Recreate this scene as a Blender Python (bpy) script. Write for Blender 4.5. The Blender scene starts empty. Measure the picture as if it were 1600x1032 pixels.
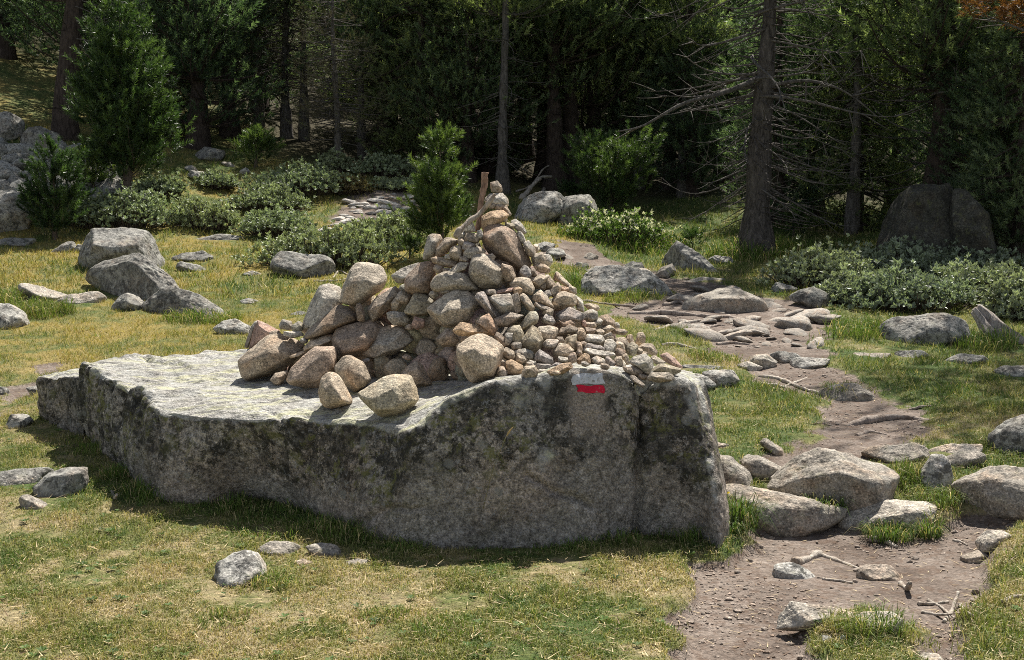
import bpy, math, random
import numpy as np
from mathutils import Vector, Matrix
from mathutils.bvhtree import BVHTree

SC = bpy.context.scene
COL = SC.collection
F_PX, U0, V0 = 1930.0, 800.0, 516.0
CAM = np.array([0.0, 0.0, 1.6])
PITCH = math.atan(208.0 / 1930.0)
CP, SP = math.cos(PITCH), math.sin(PITCH)
RIGHT = np.array([1.0, 0, 0]); FWD = np.array([0, CP, -SP]); UP = np.array([0, SP, CP])

def ray(u, v):
    return RIGHT * ((u - U0) / F_PX) + UP * ((V0 - v) / F_PX) + FWD

def at(u, v, y):
    """the point of the place seen at photo position u, v and y metres in front of the camera"""
    r = ray(u, v)
    return CAM + r * (y / r[1])

def to_px(P):
    d = np.asarray(P) - CAM
    w = d @ FWD
    return U0 + F_PX * (d @ RIGHT) / w, V0 - F_PX * (d @ UP) / w

# ---------------------------------------------------------------- noise
def _hash(ix, iy, iz, seed):
    h = (ix.astype(np.int64) * 374761393 + iy.astype(np.int64) * 668265263 + iz.astype(np.int64) * 1274126177 + seed * 974634773) & 0xFFFFFFFF
    h = ((h ^ (h >> 13)) * 1274126177) & 0xFFFFFFFF
    h = ((h ^ (h >> 16)) * 2246822519) & 0xFFFFFFFF
    h = h ^ (h >> 13)
    return (h & 0xFFFF) / 32767.5 - 1.0

def vnoise(P, seed=0):
    P = np.asarray(P, float)
    i = np.floor(P); f = P - i; f = f * f * f * (f * (f * 6 - 15) + 10)
    i = i.astype(np.int64)
    out = 0
    for dx in (0, 1):
        wx = f[:, 0] if dx else 1 - f[:, 0]
        for dy in (0, 1):
            wy = f[:, 1] if dy else 1 - f[:, 1]
            for dz in (0, 1):
                wz = f[:, 2] if dz else 1 - f[:, 2]
                out = out + wx * wy * wz * _hash(i[:, 0] + dx, i[:, 1] + dy, i[:, 2] + dz, seed)
    return out

def fbm(P, octaves=3, seed=0, gain=0.5):
    a, s, out = 1.0, 1.0, 0
    P = np.asarray(P, float)
    for k in range(octaves):
        out = out + a * vnoise(P * s + k * 17.3, seed + k)
        a *= gain; s *= 2.03
    return out

def n2(x, y, scale, octaves=3, seed=0):
    return fbm(np.stack([np.asarray(x) / scale, np.asarray(y) / scale, np.full(np.shape(x), 0.37)], 1), octaves, seed)

def sstep(a, b, x):
    t = np.clip((x - a) / (b - a), 0, 1)
    return t * t * (3 - 2 * t)

# ---------------------------------------------------------------- thin plate spline
class Spline:
    def __init__(self, pts, smooth=0.0):
        p = np.asarray(pts, float); self.p = p[:, :2]; n = len(p)
        K = self._k(self.p[:, None, :] - self.p[None, :, :]) + np.eye(n) * smooth
        A = np.zeros((n + 3, n + 3)); A[:n, :n] = K
        A[:n, n] = 1; A[:n, n + 1:] = self.p; A[n, :n] = 1; A[n + 1:, :n] = self.p.T
        self.w = np.linalg.solve(A, np.concatenate([p[:, 2], np.zeros(3)]))
    @staticmethod
    def _k(d):
        r2 = (d ** 2).sum(-1)
        return 0.5 * r2 * np.log(r2 + 1e-12)
    def __call__(self, x, y):
        x = np.atleast_1d(np.asarray(x, float)); y = np.atleast_1d(np.asarray(y, float))
        q = np.stack([x.ravel(), y.ravel()], 1); out = np.empty(len(q))
        for s in range(0, len(q), 20000):
            c = q[s:s + 20000]
            out[s:s + 20000] = self._k(c[:, None, :] - self.p[None]) @ self.w[:-3] + self.w[-3] + c @ self.w[-2:]
        return out.reshape(x.shape)

# ---------------------------------------------------------------- mesh helpers
def mk_mesh(name, V, faces, mats=(), smooth=True, matidx=None, cols=None):
    """V (n,3); faces: list of (m,k) int arrays"""
    me = bpy.data.meshes.new(name)
    V = np.ascontiguousarray(V, np.float32)
    me.vertices.add(len(V)); me.vertices.foreach_set('co', V.ravel())
    faces = [np.asarray(f, np.int32) for f in faces if len(f)]
    loops = np.concatenate([f.ravel() for f in faces])
    tot = np.concatenate([np.full(len(f), f.shape[1], np.int32) for f in faces])
    start = np.concatenate([[0], np.cumsum(tot)[:-1]]).astype(np.int32)
    me.loops.add(len(loops)); me.loops.foreach_set('vertex_index', loops.astype(np.int32))
    me.polygons.add(len(tot)); me.polygons.foreach_set('loop_start', start)
    me.update(calc_edges=True)
    me.polygons.foreach_set('use_smooth', np.full(len(tot), smooth, bool))
    if matidx is not None:
        me.polygons.foreach_set('material_index', np.asarray(matidx, np.int32))
    for m in mats: me.materials.append(m)
    if cols is not None:
        for nm, c in cols.items():
            at_ = me.attributes.new(nm, 'FLOAT_COLOR', 'POINT')
            c = np.asarray(c, np.float32)
            if c.shape[1] == 3: c = np.concatenate([c, np.ones((len(c), 1), np.float32)], 1)
            at_.data.foreach_set('color', np.ascontiguousarray(c).ravel())
    me.update()
    return me

def link(name, me, parent=None, loc=(0, 0, 0)):
    o = bpy.data.objects.new(name, me)
    COL.objects.link(o)
    if parent is not None: o.parent = parent
    o.location = loc
    return o

def tag(o, label=None, cat=None, group=None, kind=None):
    if label: o['label'] = label
    if cat: o['category'] = cat
    if group: o['group'] = group
    if kind: o['kind'] = kind
    return o

def thing(name, loc, label, cat, group=None, rz=0.0):
    o = bpy.data.objects.new(name, None); COL.objects.link(o)
    o.location = loc; o.rotation_euler = (0, 0, rz); o.empty_display_size = 0.1
    return tag(o, label, cat, group)

def copy_tree(o, parent=None):
    c = o.copy(); COL.objects.link(c)
    if parent is not None: c.parent = parent
    for ch in list(o.children): copy_tree(ch, c)
    return c

class MB:
    """collects vertices and faces of one mesh"""
    def __init__(self): self.V = []; self.T = []; self.Q = []; self.tm = []; self.qm = []; self.n = 0; self.C = []
    def add(self, V, T=None, Q=None, m=0, c=None):
        V = np.asarray(V, float)
        if T is not None and len(T): self.T.append(np.asarray(T) + self.n); self.tm.append(np.full(len(T), m))
        if Q is not None and len(Q): self.Q.append(np.asarray(Q) + self.n); self.qm.append(np.full(len(Q), m))
        self.V.append(V); self.n += len(V)
        if c is not None: self.C.append(np.broadcast_to(np.asarray(c, float), (len(V), 3)) if np.ndim(c) == 1 else c)
    def mesh(self, name, mats, smooth=True):
        fs, ms = [], []
        if self.T: fs.append(np.concatenate(self.T)); ms.append(np.concatenate(self.tm))
        if self.Q: fs.append(np.concatenate(self.Q)); ms.append(np.concatenate(self.qm))
        cols = {'Col': np.concatenate(self.C)} if self.C else None
        return mk_mesh(name, np.concatenate(self.V), fs, mats, smooth, np.concatenate(ms), cols)

def tube(P, R, k=6, cap=True, rough=0.0, seed=0):
    """verts and quads/tris of a tube through points P with radii R"""
    P = np.asarray(P, float); n = len(P); R = np.broadcast_to(np.asarray(R, float), (n,))
    T = np.gradient(P, axis=0); T /= np.linalg.norm(T, axis=1)[:, None] + 1e-9
    ref = np.array([0, 0, 1.0]) if abs(T[0, 2]) < 0.8 else np.array([1.0, 0, 0])
    A = np.cross(T, ref); A /= np.linalg.norm(A, axis=1)[:, None] + 1e-9
    B = np.cross(T, A)
    a = np.linspace(0, 2 * math.pi, k, endpoint=False)
    V = P[:, None, :] + R[:, None, None] * (np.cos(a)[None, :, None] * A[:, None, :] + np.sin(a)[None, :, None] * B[:, None, :])
    V = V.reshape(-1, 3)
    if rough: 
        d = V - np.repeat(P, k, 0)
        V = V + d * (rough * fbm(V / (R.max() * 2.2 + 1e-6), 3, seed))[:, None]
    i = np.arange(n - 1)[:, None] * k; j = np.arange(k)[None, :]; j2 = (j + 1) % k
    Q = np.stack([i + j, i + j2, i + k + j2, i + k + j], -1).reshape(-1, 4)
    Tt = np.zeros((0, 3), int)
    if cap:
        c0, c1 = len(V), len(V) + 1
        V = np.concatenate([V, P[:1], P[-1:]])
        jj = np.arange(k); j2 = (jj + 1) % k
        Tt = np.concatenate([np.stack([np.full(k, c0), j2, jj], 1), np.stack([np.full(k, c1), (n - 1) * k + jj, (n - 1) * k + j2], 1)])
    return V, Q, Tt

def smooth_path(P, n):
    """Catmull-Rom through P"""
    P = np.asarray(P, float)
    if len(P) == 2: 
        t = np.linspace(0, 1, n)[:, None]; return P[0] * (1 - t) + P[1] * t
    Q = np.concatenate([2 * P[:1] - P[1:2], P, 2 * P[-1:] - P[-2:-1]])
    s = np.linspace(0, len(P) - 1 - 1e-6, n); i = s.astype(int); t = (s - i)[:, None]
    p0, p1, p2, p3 = Q[i], Q[i + 1], Q[i + 2], Q[i + 3]
    return 0.5 * (2 * p1 + (p2 - p0) * t + (2 * p0 - 5 * p1 + 4 * p2 - p3) * t ** 2 + (3 * p1 - p0 - 3 * p2 + p3) * t ** 3)

_ICO = {}
def ico(s):
    if s not in _ICO:
        import bmesh
        bm = bmesh.new(); bmesh.ops.create_icosphere(bm, subdivisions=s, radius=1)
        V = np.array([v.co[:] for v in bm.verts]); F = np.array([[v.index for v in f.verts] for f in bm.faces]); bm.free()
        V /= np.linalg.norm(V, axis=1)[:, None]
        _ICO[s] = (V, F)
    return _ICO[s]

# ---------------------------------------------------------------- materials
def new_mat(name):
    m = bpy.data.materials.new(name); m.use_nodes = True
    nt = m.node_tree; nt.nodes.clear()
    return m, nt

class N:
    """small node-graph helper"""
    def __init__(self, nt): self.nt = nt
    def new(self, t, **kw):
        n = self.nt.nodes.new(t)
        for k, v in kw.items():
            if k.startswith('i_'):
                n.inputs[k[2:].replace('_', ' ')].default_value = v
            else: setattr(n, k, v)
        return n
    def l(self, a, b): self.nt.links.new(a, b)
    def noise(self, vec, scale, detail=4, rough=0.55, dist=0.0):
        n = self.new('ShaderNodeTexNoise'); n.inputs['Scale'].default_value = scale; n.inputs['Detail'].default_value = detail
        n.inputs['Roughness'].default_value = rough; n.inputs['Distortion'].default_value = dist
        if vec is not None: self.l(vec, n.inputs['Vector'])
        return n.outputs['Fac']
    def ramp(self, fac, stops, interp='LINEAR'):
        n = self.new('ShaderNodeValToRGB'); cr = n.color_ramp; cr.interpolation = interp
        while len(cr.elements) < len(stops): cr.elements.new(0.5)
        for e, (p, c) in zip(cr.elements, stops):
            e.position = p; e.color = (c, c, c, 1) if not hasattr(c, '__len__') else (*c, 1)
        self.l(fac, n.inputs['Fac']); return n.outputs['Color']
    def mix(self, fac, a, b, mode='MIX'):
        n = self.new('ShaderNodeMix', data_type='RGBA', blend_type=mode)
        for s, i in ((fac, 0), (a, 6), (b, 7)):
            if hasattr(s, 'is_output'): self.l(s, n.inputs[i])
            elif hasattr(s, '__len__'): n.inputs[i].default_value = (*s, 1)
            else: n.inputs[i].default_value = s
        return n.outputs[2]
    def math(self, op, a, b=None, c=None, clamp=False):
        n = self.new('ShaderNodeMath', operation=op, use_clamp=clamp)
        for s, i in ((a, 0), (b, 1), (c, 2)):
            if s is None: continue
            if hasattr(s, 'is_output'): self.l(s, n.inputs[i])
            else: n.inputs[i].default_value = s
        return n.outputs[0]
    def bump(self, h, strength, dist, normal=None):
        n = self.new('ShaderNodeBump'); n.inputs['Strength'].default_value = strength; n.inputs['Distance'].default_value = dist
        self.l(h, n.inputs['Height'])
        if normal is not None: self.l(normal, n.inputs['Normal'])
        return n.outputs['Normal']
    def out(self, sh):
        o = self.new('ShaderNodeOutputMaterial'); self.l(sh, o.inputs['Surface'])
    def bsdf(self, col, rough=0.8, normal=None, spec=0.3):
        b = self.new('ShaderNodeBsdfPrincipled')
        if hasattr(col, 'is_output'): self.l(col, b.inputs['Base Color'])
        else: b.inputs['Base Color'].default_value = (*col, 1)
        b.inputs['Specular IOR Level'].default_value = spec
        if hasattr(rough, 'is_output'): self.l(rough, b.inputs['Roughness'])
        else: b.inputs['Roughness'].default_value = rough
        if normal is not None: self.l(normal, b.inputs['Normal'])
        return b.outputs[0]

def obj_vec(n, spread=37.0):
    tc = n.new('ShaderNodeTexCoord'); oi = n.new('ShaderNodeObjectInfo')
    sc = n.math('MULTIPLY', oi.outputs['Random'], spread)
    cb = n.new('ShaderNodeCombineXYZ'); n.l(sc, cb.inputs[0]); n.l(sc, cb.inputs[1])
    va = n.new('ShaderNodeVectorMath', operation='ADD'); n.l(tc.outputs['Object'], va.inputs[0]); n.l(cb.outputs[0], va.inputs[1])
    return va.outputs[0], oi

def granite_mat(name, grain=110.0, dark_lichen=0.3, pale_lichen=0.3, green=0.0, wash=0.35, cover=0.0):
    """speckled granite; the stone's own colour comes from the object's colour"""
    m, nt = new_mat(name); n = N(nt)
    vec, oi = obj_vec(n)
    base = oi.outputs['Color']
    blot = n.noise(vec, 7, 5, 0.6)
    c = n.mix(1.0, base, n.ramp(blot, [(0.25, 1 - wash), (0.5, 1.0), (0.78, 1 + wash * 0.7)]), 'MULTIPLY')
    rust = n.ramp(n.noise(vec, 4.2, 4, 0.6, 0.6), [(0.5, 0.0), (0.72, 1.0)])
    c = n.mix(n.math('MULTIPLY', rust, 0.45), c, n.mix(1.0, c, (1.25, 0.85, 0.55), 'MULTIPLY'))
    # mineral grain
    sp = n.noise(vec, grain, 3, 0.65)
    c = n.mix(1.0, c, n.ramp(sp, [(0.30, 0.2), (0.42, 0.78), (0.55, 1.05), (0.68, 1.9)]), 'MULTIPLY')
    c = n.mix(1.0, c, n.ramp(n.noise(vec, 34, 4, 0.7), [(0.32, 0.62), (0.5, 1.0), (0.68, 1.35)]), 'MULTIPLY')
    if pale_lichen:
        f = n.ramp(n.noise(vec, 9, 8, 0.78), [(0.58 - 0.15 * pale_lichen - cover, 0.0), (0.64 - cover, 0.85)])
        c = n.mix(n.math('MULTIPLY', f, pale_lichen), c, (0.50, 0.49, 0.43))
    if green:
        f = n.ramp(n.noise(vec, 13, 6, 0.7), [(0.55, 0.0), (0.66, 1.0)])
        c = n.mix(n.math('MULTIPLY', f, green), c, (0.30, 0.31, 0.10))
    if dark_lichen:
        f = n.ramp(n.noise(vec, 15, 8, 0.8, 0.4), [(0.56 - cover, 0.0), (0.61 - cover, 1.0)])
        c = n.mix(n.math('MULTIPLY', f, dark_lichen), c, (0.045, 0.043, 0.038))
    h = n.math('ADD', n.math('MULTIPLY', n.noise(vec, 28, 5, 0.6), 1.0), n.math('MULTIPLY', sp, 0.35))
    nor = n.bump(h, 0.55, 0.02)
    n.out(n.bsdf(c, 0.85, nor, 0.25))
    return m
# ================================================================ terrain
W = [(-4, 0, 0), (4, 0, 0), (0, -4, 0), (-9, -4, 0), (9, -4, 0), (-3, 4, 0), (0, 4.2, 0), (3.2, 4.2, 0.03), (1, 5.4, 0.0), (-1, 5.7, 0),
     (-2.4, 6.3, .05), (-3.5, 8, .13), (0.6, 5.75, 0.0), (1.33, 5.7, -.04), (1.5, 6.25, -.02), (1.3, 6.8, .12), (1.84, 7.1, .16), (2.3, 6.7, .12), (2.2, 6.2, 0.02),
     (2.3, 5.4, .04), (2.7, 6.0, .08), (3.1, 7.0, .17), (0, 8.3, .17), (-1.2, 8.8, .2),
     (-12, 30, 5), (14, 30, 2.4), (9, 24, 1.4), (20, 24, 1.7), (-20, 24, 5.2), (0, 32, 3.2), (-10, 40, 8), (10, 40, 5), (0, 45, 6.8), (30, 40, 5),
     (0, 60, 13), (22, 60, 12), (-25, 60, 18), (0, 110, 32), (60, 110, 30), (-60, 110, 36), (-14, 12, .6), (14, 10, .5), (12, 17, 1.0), (-14, 18, 2.0)]
PXG = [(1180, 653, 8.0), (1150, 592, 9.1), (1250, 560, 9.8), (1400, 618, 8.6), (1150, 501, 11.6), (950, 482, 12.2), (1450, 515, 11.2), (1200, 441, 14.5),
       (1300, 467, 13.2), (980, 458, 13.4), (1100, 434, 14.8), (1185, 391, 17.5), (960, 399, 17), (860, 379, 18.2), (850, 346, 20.5), (880, 300, 24.5),
       (1450, 413, 16.2), (1600, 465, 13.5), (50, 500, 12), (250, 491, 12.3), (50, 606, 8.9), (200, 420, 15.2), (60, 381, 17.6), (350, 371, 18.2),
       (470, 420, 15.2), (420, 340, 20), (600, 387, 17.2), (560, 334, 20), (640, 299, 22.5), (500, 286, 22.5), (430, 250, 24.5), (400, 205, 27),
       (320, 269, 22.5), (250, 330, 19.8), (150, 290, 20.5), (30, 328, 19.3), (50, 240, 21.5), (100, 205, 23.5), (20, 150, 26), (150, 121, 30)]
_terr = Spline(W + [tuple(at(*p)) for p in PXG], 0.02)

def smooth_ground(x, y):
    return _terr(x, y)

def hit_fn(u, v, fn, y0=2.6, y1=70.0, n=500):
    r = ray(u, v); r = r / r[1]
    ys = y0 * (y1 / y0) ** np.linspace(0, 1, n)
    P = CAM + r * ys[:, None]
    d = P[:, 2] - fn(P[:, 0], P[:, 1])
    k = np.nonzero(d < 0)[0]
    if not len(k): return None
    a, b = ys[max(k[0] - 1, 0)], ys[k[0]]
    yy = np.linspace(a, b, 40); P = CAM + r * yy[:, None]
    d = P[:, 2] - fn(P[:, 0], P[:, 1]); k = np.nonzero(d < 0)[0]
    return P[k[0] if len(k) else -1]

LOWER = [(1060, 1060), (1072, 960), (1076, 905), (1085, 866), (1130, 856), (1180, 815), (1205, 778), (1330, 785), (1450, 806), (1610, 785), (1610, 800), (1550, 850), (1530, 900), (1540, 960),
         (1545, 1060), (1440, 1060), (1425, 990), (1400, 962), (1340, 938), (1300, 965), (1290, 1000), (1330, 1060)]
UPPER = [(1190, 728), (1250, 692), (1290, 665), (1270, 632), (1225, 612), (1180, 594), (1195, 565), (1120, 550), (1060, 517), (990, 497), (960, 482), (1000, 470), (1060, 455), (1010, 440),
         (950, 427), (905, 417), (870, 402), (845, 387), (880, 382), (930, 393), (985, 412), (1060, 428), (1120, 443), (1180, 460), (1260, 475), (1310, 500), (1290, 530), (1290, 565), (1340, 590),
         (1400, 615), (1450, 640), (1460, 670), (1450, 700), (1400, 728)]
LEFTP = [(-20, 628), (30, 592), (60, 568), (88, 556), (105, 572), (70, 595), (50, 622), (0, 645)]
RUBBLE = [(525, 335), (540, 318), (580, 305), (650, 298), (660, 320), (640, 345), (560, 345), (500, 362)]
def _poly(px):
    return np.array([hit_fn(u, v, smooth_ground)[:2] for u, v in px])
POLY = [_poly(LOWER), _poly(UPPER), _poly(LEFTP), _poly(RUBBLE)]

def sdist(poly, x, y):
    """signed distance, positive inside"""
    n = len(poly); d2 = np.full(x.shape, 1e9); ins = np.zeros(x.shape, bool)
    for i in range(n):
        ax, ay = poly[i]; bx, by = poly[(i + 1) % n]
        ex, ey = bx - ax, by - ay
        t = np.clip(((x - ax) * ex + (y - ay) * ey) / (ex * ex + ey * ey + 1e-12), 0, 1)
        d2 = np.minimum(d2, (x - ax - t * ex) ** 2 + (y - ay - t * ey) ** 2)
        c = ((ay > y) != (by > y)) & (x < (bx - ax) * (y - ay) / (by - ay + 1e-12) + ax)
        ins ^= c
    return np.where(ins, 1, -1) * np.sqrt(d2)

def masks(x, y):
    """how bare the ground is (0 turf, 1 trodden earth), and how deep it is worn"""
    x = np.asarray(x, float).ravel(); y = np.asarray(y, float).ravel()
    j = 0.09 * n2(x, y, 0.5, 3, 5) + 0.04 * n2(x, y, 0.12, 2, 6)
    s = 0.5 + y / 14.0
    lo = sstep(-0.06, 0.07, sdist(POLY[0], x, y) + j * 1.1)
    up = sstep(-0.12, 0.14, sdist(POLY[1], x, y) + j * 1.7 * s)
    le = sstep(-0.1, 0.2, sdist(POLY[2], x, y) + j * 1.5)
    ru = sstep(-0.2, 0.2, sdist(POLY[3], x, y) + j * 2.5) * 0.75
    bare = np.maximum.reduce([lo, up, le * 0.9, ru])
    return bare, lo * 0.075 + up * 0.03 + le * 0.04

def ground(x, y):
    x = np.asarray(x, float); y = np.asarray(y, float); sh = x.shape
    x = x.ravel(); y = y.ravel()
    z = _terr(x, y)
    bare, deep = masks(x, y)
    z = z - deep + 0.018 * n2(x, y, 0.9, 3, 1) * (1 - 0.4 * bare) + 0.006 * n2(x, y, 0.16, 2, 2)
    far = sstep(9, 22, y)
    z = z + far * 0.14 * n2(x, y, 2.6, 3, 3)
    return z.reshape(sh)

def gz(x, y): return float(ground(np.array([x]), np.array([y]))[0])
def hit(u, v): return hit_fn(u, v, ground)

def ground_mat():
    m, nt = new_mat('meadow_ground'); n = N(nt)
    tc = n.new('ShaderNodeTexCoord'); vec = tc.outputs['Object']
    a = n.new('ShaderNodeAttribute', attribute_name='Col')
    b = n.new('ShaderNodeAttribute', attribute_name='Bare')
    f1 = n.noise(vec, 38, 5, 0.7)
    turf = n.mix(1.0, a.outputs['Color'], n.ramp(f1, [(0.3, 0.45), (0.55, 1.0), (0.75, 1.35)]), 'MULTIPLY')
    s1 = n.noise(vec, 3.0, 5, 0.6); s2 = n.noise(vec, 55, 4, 0.7)
    soil = n.ramp(s1, [(0.3, (0.105, 0.08, 0.064)), (0.5, (0.18, 0.145, 0.12)), (0.7, (0.27, 0.225, 0.19))])
    soil = n.mix(1.0, soil, n.ramp(s2, [(0.28, 0.45), (0.5, 1.0), (0.72, 1.5)]), 'MULTIPLY')
    lit = n.ramp(n.noise(vec, 17, 5, 0.7, 0.5), [(0.5, 0.0), (0.62, 1.0)])
    soil = n.mix(n.math('MULTIPLY', lit, 0.55), soil, (0.12, 0.075, 0.05))
    fac = n.math('ADD', b.outputs['Fac'], n.math('MULTIPLY', n.math('SUBTRACT', f1, 0.5), 0.5))
    c = n.mix(n.ramp(fac, [(0.42, 0.0), (0.6, 1.0)]), turf, soil)
    h = n.math('ADD', n.noise(vec, 24, 5, 0.65), n.math('MULTIPLY', n.noise(vec, 120, 3, 0.6), 0.4))
    n.out(n.bsdf(c, 0.95, n.bump(h, 0.8, 0.03), 0.15))
    return m

def turf_colour(x, y, rng=None):
    """thatch colour of the turf, wet green to dry straw"""
    dry = 0.54 + 0.45 * n2(x, y, 0.75, 3, 11) + 0.42 * n2(x, y, 0.17, 2, 12) + 0.38 * n2(x, y, 0.045, 2, 13)
    u = x / np.maximum(y, 1.0)
    dry = dry + 0.18 * sstep(6.5, 9.5, y) * sstep(21, 16, y) * (u < 0.05)       # the dry meadow behind the boulder
    dry = dry - 0.20 * sstep(0.10, 0.2, u) * sstep(6.5, 9, y) * sstep(16, 13, y)
    dry = dry + 0.14 * sstep(5.4, 4.3, y) * sstep(0.0, -0.25, u)
    dry = dry - 0.45 * sstep(15, 20, y) * (u > 0.05)
    # lusher where the boulder keeps the ground moist
    bd = np.abs(y - (5.72 - 0.32 * (x - 0.2) * (x < 0.2)))
    dry = dry - 0.6 * np.exp(-(bd / 0.22) ** 2) * (x > -4.2) * (x < 1.1)
    dry = np.clip(dry, 0, 1)[:, None]
    g = np.array([0.088, 0.132, 0.036]); ymid = np.array([0.19, 0.198, 0.07]); s = np.array([0.36, 0.295, 0.165])
    far = (sstep(7, 11, y) * (u < 0.1))[:, None]
    s = s * (1 - far) + np.array([0.33, 0.26, 0.085]) * far
    c = np.where(dry < 0.5, g + (ymid - g) * dry * 2, ymid + (s - ymid) * (dry * 2 - 1))
    return c, dry[:, 0]

def build_ground():
    ys = [-8.0]
    while ys[-1] < 112:
        y = ys[-1]; ys.append(y + (0.5 if y < 2.5 else max(0.026, 0.0062 * y)))
    ys = np.array(ys); nx = 560
    t = np.linspace(-1, 1, nx); t = np.sign(t) * (0.72 * np.abs(t) + 0.28 * np.abs(t) ** 3)
    hw = 4.5 + 0.75 * np.maximum(ys, 0)
    hw = np.where(ys < 2.5, 6.4, hw * 0.9)
    X = t[None, :] * hw[:, None]; Y = np.broadcast_to(ys[:, None], X.shape)
    Z = ground(X, Y)
    V = np.stack([X.ravel(), Y.ravel(), Z.ravel()], 1)
    i = np.arange(len(ys) - 1)[:, None] * nx; j = np.arange(nx - 1)[None]
    Q = np.stack([i + j, i + j + 1, i + j + nx + 1, i + j + nx], -1).reshape(-1, 4)
    bare, _ = masks(V[:, 0], V[:, 1])
    c, _ = turf_colour(V[:, 0], V[:, 1])
    c = c * 0.8
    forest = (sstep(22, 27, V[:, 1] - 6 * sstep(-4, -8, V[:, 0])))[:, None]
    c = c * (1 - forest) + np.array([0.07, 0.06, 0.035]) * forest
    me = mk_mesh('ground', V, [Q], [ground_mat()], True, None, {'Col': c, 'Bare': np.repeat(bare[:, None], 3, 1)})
    o = link('ground', me); tag(o, 'grassy mountain clearing with a worn earth footpath through it', kind='structure')
    return o

# ================================================================ rocks
def convex(dirs, nrm, off, p):
    d = np.maximum(dirs @ nrm.T, 0) / off[None, :]
    return (d ** p).sum(1) ** (-1.0 / p)

def hull2(P):
    P = sorted(map(tuple, P)); 
    def half(pts):
        h = []
        for q in pts:
            while len(h) >= 2 and (h[-1][0] - h[-2][0]) * (q[1] - h[-2][1]) - (h[-1][1] - h[-2][1]) * (q[0] - h[-2][0]) <= 0: h.pop()
            h.append(q)
        return h[:-1]
    return np.array(half(P) + half(P[::-1]))

def rock_verts(poly, depth, rng, p=12, sub=4, top_tilt=(0.35, 0.65), rough=0.035, cuts=7):
    """A stone whose outline, seen along its z axis, is the 2-D outline poly (about its centre) and whose depth is depth."""
    H = hull2(poly); c = H.mean(0); H = H - c
    n = len(H); N3, O = [], []
    for i in range(n):
        a, b = H[i], H[(i + 1) % n]; e = b - a; L = np.hypot(*e)
        if L < 1e-6: continue
        nn = np.array([e[1], -e[0]]) / L
        if nn @ (a + b) < 0: nn = -nn
        o = max(nn @ a, 1e-4)
        upw = max(nn[1], 0)
        lo, hi = top_tilt
        f1 = rng.uniform(0.1, 0.4) * (1 - upw) + upw * rng.uniform(lo, hi)
        f2 = -rng.uniform(0.1, 0.45)
        for f in (f1, f2):
            N3.append([nn[0] * math.cos(f), nn[1] * math.cos(f), math.sin(f)]); O.append(o * math.cos(f))
    ext = np.abs(H).max(0); hd = depth / 2
    for s in (1, -1):
        for k in range(3):
            v = np.array([rng.uniform(-.75, .75), rng.uniform(-.5, .85), s]); v /= np.linalg.norm(v)
            N3.append(v); O.append(hd * rng.uniform(0.72, 1.0))
    N3 = np.array(N3); O = np.array(O)
    D, Fc = ico(sub)
    D = D * np.array([ext[0], ext[1], hd])
    p = p * 2.2 if p < 12 else p * 3.6
    V = D * convex(D, N3, O * 1.03, p)[:, None]
    cn, co = [], []
    for k in range(cuts):
        v = rng.normal(size=3) * np.array([1, 1, 1.0]); v[2] = abs(v[2]) * 0.9 + 0.1; v /= np.linalg.norm(v)
        s_ = (V @ v).max(); cn.append(v); co.append(s_ * rng.uniform(.70, .93))
    if cuts: V = D * convex(D, np.concatenate([N3, cn]), np.concatenate([O * 1.03, co]), p)[:, None]
    lo, hi = V[:, :2].min(0), V[:, :2].max(0); tl, th = H.min(0), H.max(0)
    V[:, :2] = (V[:, :2] - lo) / (hi - lo) * (th - tl) * 1.03 + tl - 0.015 * (th - tl)
    sz = (ext[0] * ext[1] * hd) ** (1 / 3.0)
    so = rng.uniform(0, 50)
    nl = V / (np.linalg.norm(V, axis=1)[:, None] + 1e-9)
    V = V + nl * (sz * (rough * 1.2 * fbm(V / sz * 1.1 + so, 2, 3) + rough * 0.55 * fbm(V / sz * 4.5 + so, 3, 8) + rough * 0.25 * fbm(V / sz * 15 + so, 2, 9) - rough * 1.1 * np.abs(vnoise(V / sz * 2.2 + so, 21))))[:, None]
    return V, Fc, c

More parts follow.
